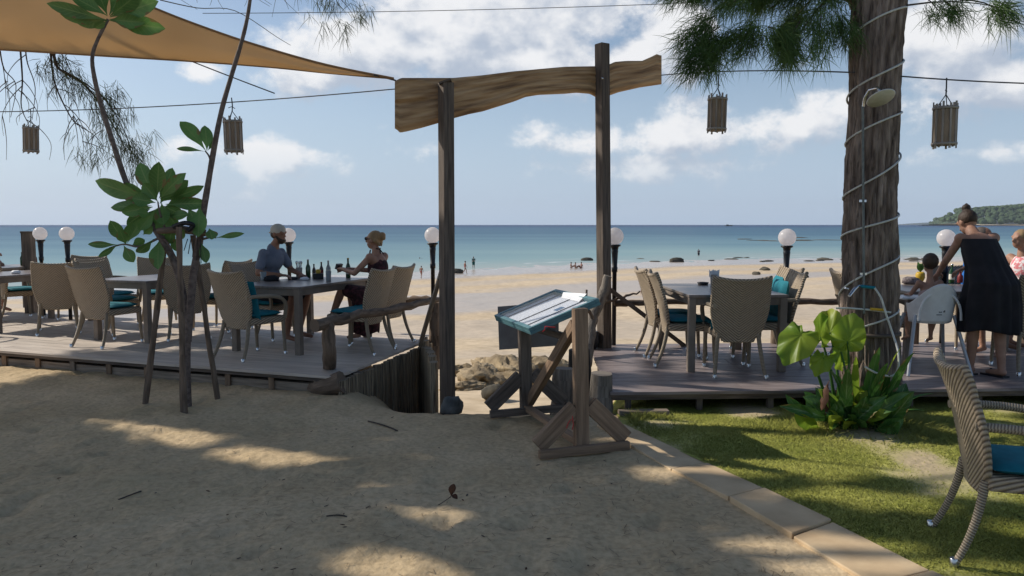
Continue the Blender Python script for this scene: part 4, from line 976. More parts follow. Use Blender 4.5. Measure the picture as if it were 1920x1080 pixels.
# ------------------------------------------------------------------ shade sail
far_e = [at(*q) for q in ((738, 147, 7.12), (620, 137, 7.3), (500, 125, 7.48), (350, 114, 7.7), (200, 105, 7.95), (0, 93, 8.35), (-160, 85, 8.7), (-330, 77, 9.1))]
near_e = [at(*q) for q in ((738, 147, 7.12), (610, 121, 7.22), (480, 84, 7.34), (380, 50, 7.45), (290, 15, 7.55), (170, -38, 7.68), (20, -105, 7.85), (-160, -190, 8.1))]
def curve(K, t):
    x = t * (len(K) - 1); i = min(int(x), len(K) - 2); f = x - i
    p0, p1, p2, p3 = K[max(i - 1, 0)], K[i], K[i + 1], K[min(i + 2, len(K) - 1)]
    return .5 * ((2 * p1) + (p2 - p0) * f + (2 * p0 - 5 * p1 + 4 * p2 - p3) * f * f + (3 * p1 - p0 - 3 * p2 + p3) * f ** 3)
m, t, b, N_, L_k = nodes('sail_cloth'); tc = N_('ShaderNodeTexCoord'); nz = N_('ShaderNodeTexNoise'); nz.inputs['Scale'].default_value = 1.1; nz.inputs['Detail'].default_value = 3; L_k(tc.outputs['Object'], nz.inputs['Vector'])
rp = N_('ShaderNodeValToRGB'); rp.color_ramp.elements[0].color = (.66, .49, .30, 1); rp.color_ramp.elements[1].color = (.78, .60, .39, 1); L_k(nz.outputs['Fac'], rp.inputs[0])
df = N_('ShaderNodeBsdfDiffuse'); tl = N_('ShaderNodeBsdfTranslucent'); mxs = N_('ShaderNodeMixShader'); mxs.inputs[0].default_value = .6
for q in (df, tl): L_k(rp.outputs[0], q.inputs[0])
L_k(df.outputs[0], mxs.inputs[1]); L_k(tl.outputs[0], mxs.inputs[2]); L_k(mxs.outputs[0], t.nodes['Material Output'].inputs[0]); sail_m = m
sail = thing('shade_sail', 'tan triangular shade sail stretched across the top left', 'shade sail', tuple(far_e[0]))
mb = MB(); nU, nV = 60, 18
def sf(u, v):
    a = curve(far_e, u); b_ = curve(near_e, u); p = a.lerp(b_, v); bil = math.sin(math.pi * v) * u * (1 - .3 * u)
    return p + V((0, -.12, -.16)) * bil + V((0, .02, .02)) * noise.noise(V((u * 9, v * 3, 0))) * math.sin(math.pi * v)
mb.grid(sf, nU, nV); s_o = mb.build('cloth', sail_m, sail); md = s_o.modifiers.new('solid', 'SOLIDIFY'); md.thickness = .002
for K in (far_e, near_e):
    mb = MB(); mb.tube([curve(K, i / 50) for i in range(51)], .011, 6); mb.build('edge_hem', M('sail_hem', (.24, .14, .07), None, rough=.9), sail)

# ------------------------------------------------------------------ casuarina helpers
def needles(n_tufts, tuft_fn, mat, name, parent, ln=(.14, .24), per=16, wdt=.0026, seed=1, droop=.35):
    r = np.random.default_rng(seed); B = []; T = []
    for k in range(n_tufts):
        p, d = tuft_fn(r)
        for j in range(per):
            v = d * .6 + V(r.normal(0, .55, 3)); v.z -= droop; v.normalize(); l = r.uniform(*ln); s = p + V(r.normal(0, .035, 3)); B.append(s); T.append((s, s + v * l + V((0, 0, -.12 * l))))
    n = len(T); P = np.array([tuple(a) for a, _ in T]); Q = np.array([tuple(b_) for _, b_ in T]); mid = (P + Q) / 2 + np.array([0, 0, .012])
    w_ = r.normal(0, 1, (n, 3)); w_ = np.cross(w_, Q - P); w_ /= np.linalg.norm(w_, axis=1)[:, None] + 1e-9; w_ *= wdt
    vs = np.stack([P - w_, P + w_, mid + w_, mid - w_, Q], 1).reshape(-1, 3); i0 = np.arange(n) * 5
    fs = []
    for i in i0: fs.append((i, i + 1, i + 2, i + 3)); fs.append((i + 3, i + 2, i + 4))
    me = bpy.data.meshes.new(name); me.from_pydata(vs.tolist(), [], fs); me.materials.append(mat); me.update(); return link(name, me, parent)
def branch_tubes(name, paths, mat, parent, n=6):
    mb = MB()
    for P, r0, r1 in paths: mb.tube(P, [r0 + (r1 - r0) * i / (len(P) - 1) for i in range(len(P))], n)
    return mb.build(name, mat, parent)

# ------------------------------------------------------------------ the big trunk
TY = 6.3
tree = thing('casuarina_tree', 'big casuarina tree with thick rough trunk on the lawn, rope light wound round it', 'tree', (2.98, TY, 0))
KT = [(-.25, 1634, 150), (0, 1634, 128), (.35, 1632, 112), (.9, 1630, 106), (1.6, 1633, 101), (2.2, 1638, 98), (2.8, 1643, 96), (3.3, 1648, 99), (3.8, 1653, 100), (4.6, 1660, 92), (6.5, 1680, 80)]
def tcent(z):
    px = interp([(a, b_) for a, b_, _ in KT], z); dpx = interp([(a, c) for a, _, c in KT], z); fz = TY * math.cos(PITCH) - (z - CAM.z) * math.sin(PITCH); return V(((px - 2 - 960) / FPX * fz, TY, z)), dpx * .92 * TY / FPX / 2
zz = list(np.arange(-.25, 6.5, .026)); pts = []; rad = []
for z in zz: c, r_ = tcent(z); pts.append(c); rad.append(r_)
def bk_bump(i, k, p):
    a = 2 * math.pi * k / 150; q = V((math.cos(a) * 2.3, math.sin(a) * 2.3, p.z * .75))
    rid = abs(noise.noise(q * 3.1)) ; cr = abs(noise.noise(V((math.cos(a) * 7.5, math.sin(a) * 7.5, p.z * 2.1)) + V((.4 * noise.noise(q * 5), 0, 0)))); return 1.0 + .10 * noise.noise(q * .8) + .10 * (rid - .25) - .11 * max(0, .16 - cr) / .16 + .04 * noise.noise(V((math.cos(a) * 18, math.sin(a) * 18, p.z * 9))) + .035 * noise.noise(V((math.cos(a) * 9, math.sin(a) * 9, p.z * 3))) - .14 * math.exp(-((a - 1.05 - .06 * math.sin(p.z)) / .10) ** 2)
mb = MB(); mb.tube(pts, rad, 150, bump=bk_bump); mb.build('trunk', bark_m, tree)
c3, r3 = tcent(3.40)
limb = bezier([c3 + V((-.1, 0, 0)), c3 + V((-.5, .05, .28)), c3 + V((-.85, .1, .26)), c3 + V((-1.3, .2, .16))], 14)
branch_tubes('limb', [(limb, .10, .025)], bark_m, tree, 10)
random.seed(12); subs = []; tips = []
for k in range(38):
    t = random.uniform(.12, 1); i = min(int(t * 14), 13); s = limb[i].lerp(limb[i + 1], random.random())
    d = V((random.uniform(-1.0, .25), random.uniform(-.7, .7), random.uniform(-.25, .6))); d.x -= .25; d.normalize(); L_ = random.uniform(.3, .7) * (1.15 - .35 * t)
    P = [s + d * L_ * q + V((0, 0, -.30 * L_ * q * q)) for q in (0, .25, .5, .75, 1)]; subs.append((P, .009, .003))
    for q in range(9): f = random.uniform(.15, 1) * 4; a = min(int(f), 3); tips.append((P[a].lerp(P[a + 1], f - a), (P[4] - P[2]).normalized()))
# drooping thin sprays low on the limb
for (px, py, Y, ex, ey) in ((1500, 40, 6.1, 1468, 125), (1540, 30, 6.0, 1535, 95), (1420, 50, 6.2, 1385, 100), (1350, 50, 6.3, 1290, 120), (1340, 30, 6.3, 1275, 90), (1570, 30, 6.1, 1585, 80), (1440, 50, 6.0, 1480, 100), (1390, 65, 6.3, 1335, 115), (1360, 80, 6.3, 1300, 128)):
    a = at(px, py, Y); b_ = at(ex, ey, Y + random.uniform(-.1, .1)); P = [a.lerp(b_, q) + V((0, 0, .05 * math.sin(math.pi * q))) for q in (0, .25, .5, .75, 1)]; subs.append((P, .006, .002))
    for q in range(13): f = random.uniform(.2, 1) * 4; i = min(int(f), 3); tips.append((P[i].lerp(P[i + 1], f - i), (b_ - a).normalized()))
# right-hand sprays
for (px, py, Y, ex, ey) in ((1700, 10, 6.2, 1880, 15), (1740, -10, 6.2, 1800, 30), (1800, 0, 6.3, 1890, 30), (1700, -20, 6.2, 1760, 20)):
    a = at(px, py, Y); b_ = at(ex, ey, Y + .1); P = [a.lerp(b_, q) + V((0, 0, .04 * math.sin(math.pi * q))) for q in (0, .25, .5, .75, 1)]; subs.append((P, .008, .003))
    for q in range(5): tips.append((P[random.choice((3, 4))], (b_ - a).normalized()))
branch_tubes('branchlets', subs, twig_m, tree, 5)
def tf(r):
    p, d = tips[int(r.integers(len(tips)))]; return p + V(r.normal(0, .03, 3)), d
needles(980, tf, needle_m, 'needles', tree, per=20, wdt=.0021, seed=2, droop=.3, ln=(.10, .24))
# crown above the frame, where the limb and the other limbs carry foliage
tips2 = []; subs = []
for k in range(40):
    z = random.uniform(4.4, 7.4); c = tcent(min(z, 6.4))[0]; a = random.uniform(0, 2 * math.pi); L_ = random.uniform(.8, 1.7); e = c + V((math.cos(a) * L_, math.sin(a) * L_, random.uniform(.1, .7))); subs.append(([c, c.lerp(e, .5) + V((0, 0, .1)), e], .03, .006))
    for q in range(6): tips2.append((c.lerp(e, random.uniform(.4, 1.05)), (e - c).normalized()))
branch_tubes('upper_branches', subs, twig_m, tree, 5)
needles(900, lambda r: ((lambda q: (q[0] + V(r.normal(0, .16, 3)), q[1]))(tips2[int(r.integers(len(tips2)))])), needle_m, 'crown', tree, per=14, wdt=.006, ln=(.2, .34), seed=5)

# rope light wound round the trunk
P = []; marks = [(.55, .0), (3.95, 0)]
turns = 7.6
for i in range(420):
    t = i / 419; z = .78 + t * 3.0; a = -2.2 + (t + .012 * math.sin(t * 23)) * turns * 2 * math.pi; c, r_ = tcent(z); k = int((a % (2 * math.pi)) / (2 * math.pi) * 72)
    rr = r_ * 1.015 + .006; P.append(V((c.x + math.cos(a) * rr, c.y + math.sin(a) * rr, z + (.035 + .02 * math.sin(t * 17)) * math.sin(a + 2.2 + .5 * math.sin(t * 11)))))
mb = MB(); mb.tube(P, .0085, 6); tag(mb.build('rope_light', rope_m), 'pale rope light wound in a spiral up the big trunk', 'rope light')

# ------------------------------------------------------------------ outdoor shower on the trunk
shw = thing('outdoor_shower', 'outdoor shower with chrome head, pipe, tap and hose fixed to the big trunk', 'shower', at(1628, 600, 5.93))
Yf = 5.95
def fy(z): c, r_ = tcent(z); return c.y - r_ * 1.07 - .02
pz = lambda px, py: (lambda q: V((q.x, fy(q.z), q.z)))(at(px, py, 5.97))
mb = MB(); mb.tube([pz(1629, 590), pz(1629, 400), pz(1629, 300), pz(1629, 196)], .0095, 8); mb.build('pipe', pipe_m, shw)
a = pz(1630, 196); mb = MB(); mb.tube([a, a + V((0, -.01, .06)), a + V((.015, -.06, .115)), a + V((.04, -.14, .12)), a + V((.05, -.17, .08)), a + V((.05, -.17, .05))], .011, 8); mb.build('shower_arm', metal_m, shw)
h = a + V((.05, -.17, .045)); mb = MB(); Mx = Matrix.Rotation(R(-30), 3, 'X') @ Matrix.Rotation(R(-8), 3, 'Y'); mb.lathe([(.0, -.016), (.10, -.016), (.105, -.008), (.085, 0), (.02, .008), (.014, .03), (0, .03)], h, 24, Mx); mb.build('shower_head', M('brushed_steel', (.50, .49, .44), (.58, .57, .52), 30, .5, metal=.3), shw)
for py in (376, 515):
    p = pz(1629, py); mb = MB(); mb.box(p + V((0, .006, 0)), (.05, .014, .018)); mb.build('pipe_clip', metal_m, shw)
tp_ = pz(1602, 548); mb = MB(); mb.tube([pz(1628, 537), pz(1618, 538), pz(1608, 545) + V((0, -.02, 0)), pz(1596, 556) + V((0, -.05, 0))], [.012, .013, .014, .012], 9); mb.tube([tp_ + V((-.02, -.02, .02)), tp_ + V((-.05, -.03, .03))], .008, 7); mb.build('tap', metal_m, shw)
mb = MB(); mb.tube([pz(1622, 538) + V((0, -.02, 0)), pz(1648, 541) + V((0, -.02, 0))], .012, 8); mb.build('valve', teal_m, shw)
mb = MB(); mb.tube([pz(1575, 580), pz(1600, 580), pz(1640, 583), pz(1680, 588)], .008, 7); mb.build('cross_pipe', rope_m, shw)
mb = MB(); mb.tube([pz(1640, 581) + V((0, -.012, 0)), pz(1666, 583) + V((0, -.012, 0))], .011, 7); mb.build('hose_joint', M('yellow_tape', (.62, .36, .03), None, rough=.5), shw)
H = [pz(1646, 541) + V((0, -.03, 0)), pz(1656, 560) + V((0, -.05, 0)), pz(1664, 590) + V((0, -.06, 0)), pz(1675, 630) + V((0, -.08, 0)), at(1684, 660, 5.85), at(1684, 690, 5.82), at(1672, 705, 5.8), at(1645, 700, 5.78), at(1622, 688, 5.78)]
mb = MB(); mb.tube([curve(H, i / 50) for i in range(51)], .0085, 7); mb.build('hose', rope_m, shw)
c, r_ = tcent(.72); mb = MB(); mb.lathe([(r_ * 1.09, .70), (r_ * 1.13, .70), (r_ * 1.13, .725), (r_ * 1.09, .725)], (c.x, c.y, 0), 32); mb.build('trunk_band', wood_dark, shw)

# ------------------------------------------------------------------ leaves
def leaf(name, base, tip, wd, mat, parent, roll=0.0, bend=.08, fold=.18, shape='obovate', nrm=None, wave=0.0):
    base, tip = V(base), V(tip); d = tip - base; L_ = d.length; d.normalize()
    view = (CAM - base).normalized() if nrm is None else V(nrm)
    x = d.cross(view).normalized(); n = x.cross(d).normalized(); Mr = Matrix.Rotation(roll, 3, d); x = Mr @ x; n = Mr @ n
    def hw(t):
        if shape == 'obovate': return wd / 2 * (math.sin(math.pi * min(1, t ** 1.35 * .93 + .07 * t)) ** .75 * (.25 + .75 * smooth(0, .5, t)) + .03)
        if shape == 'strap': return wd / 2 * (1 - t ** 2.2) * (.6 + .4 * smooth(0, .2, t)) + .001
    def f(u, v):
        s = (u - .5) * 2; h_ = hw(v); return base + d * L_ * v + x * s * h_ + n * (fold * h_ * s * s - bend * L_ * (2 * v - 1) ** 2 + bend * L_ + wave * h_ * math.sin(v * 19 + s)) 
    mb = MB(); mb.grid(f, 6, 10); o = mb.build(name, mat, parent)
    return o
SY = 6.75
sap = thing('sapling_tree', 'thin two-stemmed sapling with big glossy leaves held by a tripod of poles', 'tree', tuple(onz(345, 762, 0)))
def stem(pts, r0, r1):
    K = [at(px, py, Y) for px, py, Y in pts]; n = 40; mb = MB(); mb.tube([curve(K, i / n) for i in range(n + 1)], [r0 + (r1 - r0) * i / n for i in range(n + 1)], 9, bump=lambda i, k, p: 1 + .1 * noise.noise(p * 14)); mb.build('stem', stem_m, sap)
stem([(352, 770, 6.72), (350, 690, 6.72), (349, 590, 6.75), (330, 500, 6.78), (298, 440, 6.8), (262, 392, 6.8), (236, 340, 6.8), (212, 268, 6.8), (192, 205, 6.8), (178, 150, 6.8), (173, 108, 6.8), (183, 75, 6.8), (203, 36, 6.8)], .036, .013)
stem([(352, 640, 6.73), (362, 520, 6.75), (374, 455, 6.78), (382, 395, 6.8), (391, 340, 6.8), (402, 275, 6.8), (416, 205, 6.8), (436, 135, 6.8), (454, 75, 6.8), (466, 20, 6.8), (476, -60, 6.8)], .034, .013)
for pts in ([(300, 445, 6.8), (262, 462, 6.78), (232, 458, 6.77), (205, 465, 6.76)], [(374, 450, 6.78), (395, 445, 6.75), (405, 446, 6.74)], [(391, 335, 6.8), (394, 300, 6.78), (385, 283, 6.78)], [(310, 430, 6.8), (300, 400, 6.74), (296, 378, 6.72)], [(330, 485, 6.78), (312, 452, 6.75), (300, 446, 6.72)]): stem(pts, .011, .006)
LV = [(290, 374, 185, 341, 34), (293, 373, 226, 354, 36), (288, 366, 263, 309, 31), (294, 371, 298, 307, 30), (300, 373, 346, 327, 24), (301, 374, 350, 340, 28), (306, 377, 378, 350, 22), (310, 383, 384, 381, 24), (306, 386, 340, 402, 26), (303, 380, 306, 420, 28), (285, 386, 212, 389, 22), (287, 388, 232, 398, 24), (282, 391, 240, 420, 22), (296, 378, 270, 345, 26),
      (234, 456, 208, 416, 24), (236, 456, 248, 419, 22), (238, 456, 266, 412, 20), (222, 459, 168, 458, 13), (220, 460, 186, 480, 12), (232, 460, 250, 490, 22), (236, 458, 225, 432, 20), (288, 448, 258, 472, 19), (300, 448, 297, 502, 30), (375, 384, 372, 441, 34), (352, 388, 371, 424, 26), (376, 453, 386, 491, 20), (404, 446, 455, 438, 11), (392, 428, 397, 448, 24), (330, 450, 345, 432, 18), (320, 440, 335, 470, 18), (345, 415, 330, 440, 20),
      (298, 372, 322, 318, 24), (292, 380, 250, 372, 26), (300, 382, 318, 352, 26), (308, 388, 352, 372, 22), (298, 388, 278, 416, 24), (310, 392, 332, 424, 24), (290, 395, 262, 430, 22), (318, 408, 352, 402, 20), (284, 402, 258, 398, 18), (300, 398, 306, 440, 26), (326, 420, 318, 455, 20), (282, 410, 300, 432, 22), (268, 440, 285, 425, 16), (246, 462, 270, 450, 18),
      (386, 283, 340, 231, 27), (388, 283, 384, 238, 24), (384, 284, 334, 279, 10), (390, 282, 403, 260, 16),
      (202, 38, 94, 8, 24), (201, 39, 118, 27, 26), (201, 38, 146, 42, 26), (200, 40, 179, 52, 14), (205, 38, 304, 53, 34), (205, 36, 268, 42, 26), (206, 32, 292, 4, 34), (202, 30, 136, -6, 26), (205, 28, 232, -26, 36), (201, 28, 178, -30, 36), (206, 30, 262, -14, 32)]
random.seed(8)
for (bx, by, tx, ty, wd) in LV:
    Y0 = SY + random.uniform(-.08, .08); leaf('leaf', at(bx, by, Y0), at(bx + (tx - bx) * 1.06, by + (ty - by) * 1.06, Y0 + random.uniform(-.14, .14)), wd * 6.75 / FPX * .98, leaf_m, sap, random.uniform(-.5, .5), random.uniform(-.05, .1), random.uniform(.1, .35))
tri = thing('pole_tripod', 'tripod of three dark poles staking the sapling', 'stake tripod', tuple(onz(345, 768, 0)))
for (b0, t0, Y1) in (((270, 757), (313, 430), 6.95), ((345, 771), (335, 425), 6.62), ((409, 748), (362, 440), 6.95)):
    a = onz(b0[0], b0[1], -.0) + Z(-.06); b_ = at(t0[0], t0[1], Y1 - .05); P_, R_ = log_path([a, b_], (.028, .022), wob=.007, seed=b0[0], sub=9); mb = MB(); mb.tube(P_, R_, 9); mb.build('pole', log_m, tri)
mb = MB(); mb.tube([at(296, 433, 6.72), at(340, 430, 6.68), at(386, 437, 6.75)], [.026, .034, .03], 9); mb.build('crossbar', log_m, tri)
mb = MB(); K = [at(325, 425, 6.65), at(345, 418, 6.62), at(362, 422, 6.66), at(352, 432, 6.66)]; mb.tube([curve(K, i / 14) for i in range(15)], .02, 7)
for k in range(5): mb.tube([at(352 + 6 * k, 448, 6.7), at(345 + 8 * k, 470 + 6 * k, 6.72)], .004, 5)
mb.build('lashing', black_pl, tri)

# ------------------------------------------------------------------ taro and strap-leaved plants at the foot of the trunk
taro = thing('taro_plant', 'giant taro with big yellow-green leaves left of the trunk', 'plant', tuple(onz(1585, 778, 0)))
def taro_leaf(c, tipdir, nrm, L_, W_, mat=taro_m, seed=0):
    c = V(c); d = V(tipdir).normalized(); n = V(nrm).normalized(); n = (n - d * n.dot(d)).normalized(); x = d.cross(n)
    mb = MB(); nr, na = 7, 56; vs = []; base = c - d * L_ * .18
    for i in range(nr + 1):
        r_ = i / nr
        for k in range(na + 1):
            a = -math.pi + 2 * math.pi * k / na
            rr = (.62 + .38 * math.cos(a)) * .98 + .12; rr *= 1 - .55 * math.exp(-((abs(a) - math.pi) / .22) ** 2)
            rib = math.cos(a * 11); rr *= 1 + .035 * rib * (r_ > .8)
            u = math.cos(a) * rr * r_ * L_ * .68; v_ = math.sin(a) * (rr * .35 + .62) * r_ * W_ * .60
            vs.append(base + d * u + x * v_ + n * (.35 * abs(v_) - .9 * (v_ ** 2) / W_ - .3 * u * u / L_ * (u > 0) + .005 * rib * r_ + .022 * math.sin(a * 7 + L_ * 90) * r_ ** 3))
    fs = [(i * (na + 1) + k, i * (na + 1) + k + 1, (i + 1) * (na + 1) + k + 1, (i + 1) * (na + 1) + k) for i in range(nr) for k in range(na)]
    mb.add(vs, fs, True); mb.build('taro_leaf', mat, taro); return base
TL = [((1494, 640), 5.85, (-.45, -.25, -.5), (-.35, -.75, .55), .34, .27), ((1538, 622), 5.9, (-.2, -.3, .55), (-.8, -.4, .4), .30, .17), ((1556, 612), 6.0, (.1, .3, .9), (-.5, -.8, .3), .27, .21), ((1592, 628), 5.85, (.15, -.1, .95), (-.3, -.85, .45), .29, .23), ((1578, 668), 5.9, (.2, .1, -.8), (.2, -.9, .3), .22, .16), ((1540, 678), 5.8, (-.5, -.4, -.6), (-.2, -.7, .7), .2, .16)]
for k, ((px, py), Y, td, nm, L_, W_) in enumerate(TL):
    b0 = taro_leaf(at(px, py, Y), td, nm, L_, W_); g0 = V((xw(1572 + k * 7, 5.95), 5.95 - .01 * k, 0)); mid = b0.lerp(g0, .5) + V((.03, -.02, .06)); mb = MB(); mb.tube(bezier([g0, mid, b0], 10), [.016 - .0009 * i for i in range(11)], 7); mb.build('leaf_stalk', strap_m, taro)
leaf('dead_leaf', at(1556, 712, 5.8), at(1540, 770, 5.74), .075, red_leaf, taro, .7, .1, -.5, wave=.15); leaf('dead_leaf', at(1545, 735, 5.8), at(1548, 778, 5.76), .045, red_leaf, taro, -.6, .1, .5)
lily = thing('strap_lily', 'clump of dark strap-leaved lilies round the foot of the trunk', 'plant', tuple(onz(1630, 785, 0)))
random.seed(14); SL = [(1640, 770, 1692, 648), (1650, 770, 1702, 690), (1655, 775, 1752, 738), (1650, 780, 1735, 770), (1645, 785, 1700, 805), (1600, 775, 1528, 722), (1595, 780, 1590, 690), (1612, 775, 1605, 668), (1625, 780, 1640, 690), (1635, 780, 1665, 680), (1620, 785, 1610, 808), (1600, 785, 1560, 806), (1590, 782, 1535, 790), (1630, 780, 1650, 650), (1640, 780, 1690, 725), (1660, 775, 1715, 660), (1605, 770, 1565, 700), (1585, 780, 1575, 705), (1650, 785, 1665, 740), (1615, 785, 1630, 735)]
for k, (bx, by, tx, ty) in enumerate(SL + [(random.uniform(1590, 1660), 785, random.uniform(1545, 1725), random.uniform(690, 800)) for _ in range(14)]):
    yb = random.uniform(5.86, 6.0); a = V(((bx - 960) / FPX * yb, yb, 0)); Yt = a.y - random.uniform(-.05, .3); e = at(tx, ty, Yt); L_ = (e - a).length; mid = a.lerp(e, .55) + V((0, 0, .22 * L_)); P = bezier([a, mid, e], 9); wd = random.uniform(.06, .11)
    x = (e - a).cross(V((0, 0, 1))); x = (x.normalized() if x.length > .02 else V((1, 0, 0))); x = (x + V(((random.random() - .5), (random.random() - .5), 0)) * .8).normalized()
    mb = MB()
    def sfn(u, v, P=P, x=x, wd=wd):
        i = min(int(v * 9), 8); f = v * 9 - i; c = P[i].lerp(P[i + 1], f); h_ = wd / 2 * (1 - v ** 2.5) * (.6 + .4 * smooth(0, .3, v)); s = (u - .5) * 2; return c + x * s * h_ + Z(abs(s) * h_ * .45)
    mb.grid(sfn, 4, 12); mb.build('strap_leaf', strap_m if k % 7 else taro_m, lily)
random.seed(61)
for k in range(46):
    bx = random.uniform(1548, 1672); yb = random.uniform(5.82, 5.98); a = V((xw(bx, yb), yb, random.uniform(0, .10))); ang = random.uniform(-1.25, 1.25) + (bx - 1612) / 70; el = random.uniform(.25, 1.15); L_ = random.uniform(.24, .50)
    e = a + V((math.sin(ang) * math.cos(el) * L_, -abs(math.cos(ang)) * math.cos(el) * L_ * random.uniform(.1, .9), math.sin(el) * L_))
    leaf('broad_leaf', a, e, random.uniform(.085, .145), (strap_m, strap_m, leaf_m, strap_m, taro_m)[k % 5], lily, random.uniform(-.7, .7), random.uniform(.02, .2), random.uniform(.1, .5), wave=random.uniform(.05, .2))
p = onz(1655, 792, 0); rock('garden_stone', (p.x, p.y - .05, .03), (.09, .06, .05), dkrock_m, 'small stone in the grass at the foot of the trunk', None, 17, 12)

# ------------------------------------------------------------------ casuarina at the left: bare drooping twigs in view, its unseen crown is shaped to shade the sand
ct = thing('casuarina_tree', 'casuarina whose bare drooping twigs and sparse needles hang below the sail at the top left', 'tree', (-12.0, 7.2, 0))
P = bezier([(-12.0, 7.2, -.3), (-12.0, 7.2, 3), (-11.8, 7.3, 6), (-11.4, 7.5, 9.4)], 24); mb = MB(); mb.tube(P, [.24 - .006 * i for i in range(25)], 24, bump=lambda i, k, p: 1 + .12 * noise.noise(V((k * .8, p.z, 2)))); mb.build('trunk', bark_m, ct)
tw = []; nt_ = []
def twig(pts, Y, r0, r1, dens=0):
    K = [at(px, py, Y + .05 * i) for i, (px, py) in enumerate(pts)]; n = 5 * (len(K) - 1); Q = [curve(K, i / n) for i in range(n + 1)]; tw.append((Q, r0, r1))
    for i in range(dens): j = random.randrange(len(Q) // 3, len(Q)); nt_.append((Q[j], (Q[min(j + 1, n)] - Q[j - 1]).normalized()))
    return Q
YB = 9.6; random.seed(31)
twig([(92, 60), (96, 110), (104, 160), (130, 215), (146, 235)], YB, .016, .005)
twig([(60, -30), (100, 100), (112, 130), (165, 165), (215, 240), (240, 290)], YB, .022, .006, 20); twig([(112, 130), (150, 150), (200, 190), (235, 250), (250, 300)], YB, .012, .004, 22)
twig([(38, 90), (42, 150), (40, 200), (55, 235)], YB, .012, .004); twig([(0, 95), (8, 130), (30, 160), (20, 220)], YB + .3, .010, .003); twig([(48, 95), (52, 120), (66, 165), (60, 225)], YB, .009, .003)
for k in range(46):
    q = random.choice(tw)[0]; s = q[random.randrange(2, len(q))]; px, py = topx(s); dx = random.uniform(-55, 55); dy = min(random.uniform(25, 95), 300 - py); Y = s.y
    if dy < 25: continue
    twig([(px, py), (px + dx * .5, py + dy * .25), (px + dx * .85, py + dy * .6), (px + dx * .8, py + dy)], Y, .006, .002, 3 if px > 165 and random.random() < .75 else 0)
for k in range(14):
    x0 = random.uniform(470, 640) if k < 7 else random.uniform(300, 520); twig([(x0, -20), (x0 + random.uniform(-15, 15), -5), (x0 + random.uniform(-30, 30), random.uniform(5, 34))], 10.5, .004, .002, 2 if x0 > 600 else 0)
twig([(610, -20), (640, 0), (660, 25), (668, 45)], 10.5, .006, .002, 5); twig([(300, 0), (370, 15), (440, 20), (520, 70), (545, 85)], 10.2, .007, .003)
branch_tubes('twigs', tw, twig_m, ct, 5)
needles(190, lambda r: ((lambda q: (q[0] + V(r.normal(0, .12, 3)), q[1]))(nt_[int(r.integers(len(nt_)))])), needle_p, 'sparse_needles', ct, per=9, wdt=.0030, seed=9, ln=(.12, .26), droop=.7)
# unseen crown overhead: leaves placed for their shadow, left out over the sunny LIT patches
LIT = [[(-60, 590), (400, 590), (430, 655), (400, 690), (320, 700), (210, 692), (0, 728), (-60, 735)],
       [(140, 788), (265, 787), (420, 816), (560, 839), (665, 861), (625, 894), (525, 891), (380, 858), (240, 822)],
       [(640, 900), (700, 890), (775, 905), (740, 918), (660, 916)], [(690, 962), (800, 955), (915, 957), (900, 985), (800, 985)],
       [(545, 1022), (730, 1020), (860, 1060), (900, 1100), (680, 1110), (600, 1060)], [(1160, 872), (1240, 866), (1300, 905), (1200, 912)],
       [(1330, 1005), (1760, 1030), (1780, 1100), (1500, 1110), (1400, 1060)],
       [(1110, 800), (1150, 765), (1350, 752), (1930, 742), (1960, 930), (1760, 930), (1700, 905), (1560, 915), (1500, 905), (1430, 915), (1300, 900), (1190, 850)],
       [(1160, 695), (1270, 690), (1260, 745), (1150, 745)], [(1290, 690), (1540, 690), (1540, 745), (1290, 745)], [(1690, 668), (1770, 660), (1760, 735), (1690, 740)], [(1840, 715), (1940, 700), (1940, 745), (1840, 740)],
       [(420, 655), (470, 650), (480, 690), (340, 690), (345, 670)], [(1700, 690), (1800, 660), (1850, 900), (1780, 1010), (1730, 960)]]
def inpoly(x, y, P):
    c = False; j = len(P) - 1
    for i in range(len(P)):
        if (P[i][1] > y) != (P[j][1] > y) and x < (P[j][0] - P[i][0]) * (y - P[i][1]) / (P[j][1] - P[i][1]) + P[i][0]: c = not c
        j = i
    return c
SAILSH = [(p.x - SDIR.x / SDIR.z * p.z, p.y - SDIR.y / SDIR.z * p.z) for p in far_e + near_e[::-1]]
r = np.random.default_rng(17); Q = []; cnt = 0
while len(Q) < 30000:
    gx = r.uniform(-5.2, 6.2); gy = r.uniform(.2, 10.1); z = r.uniform(6.4, 9.6)
    if gy > 9.0 - .33 * (gx + 1) + (1.2 if gx > .8 else 0) + .3: continue
    if gx > .6 and gy > 7.9: continue
    px, py = topx((gx, gy, 0)) if gy > .9 else (gx * 900 + 960, 2500)
    jx, jy = px + r.normal(0, 9), py + r.normal(0, 5)
    if any(inpoly(jx, jy, P) for P in LIT) or inpoly(gx, gy, SAILSH): continue
    if 2.5 < gx < 3.9 and 2.8 < gy < 3.7 and r.random() < .7: continue
    if px > 1430 and 900 < py < 1090 and gy > 1 and noise.noise(V((gx * 1.6, gy * 2.4, 3))) > .08: continue
    p = V((gx, gy, 0)) + SDIR * (z / SDIR.z)
    Q.append(p)
P0 = np.array([tuple(q) for q in Q]); n = len(Q); a = r.normal(0, 1, (n, 3)); a[:, 2] -= .5; a /= np.linalg.norm(a, axis=1)[:, None]; b_ = np.cross(a, r.normal(0, 1, (n, 3))); b_ /= np.linalg.norm(b_, axis=1)[:, None]
Lh = r.uniform(.09, .20, n)[:, None]; Wh = r.uniform(.05, .095, n)[:, None]
vs = np.stack([P0 - a * Lh, P0 + b_ * Wh, P0 + a * Lh, P0 - b_ * Wh], 1).reshape(-1, 3); i0 = np.arange(n) * 4
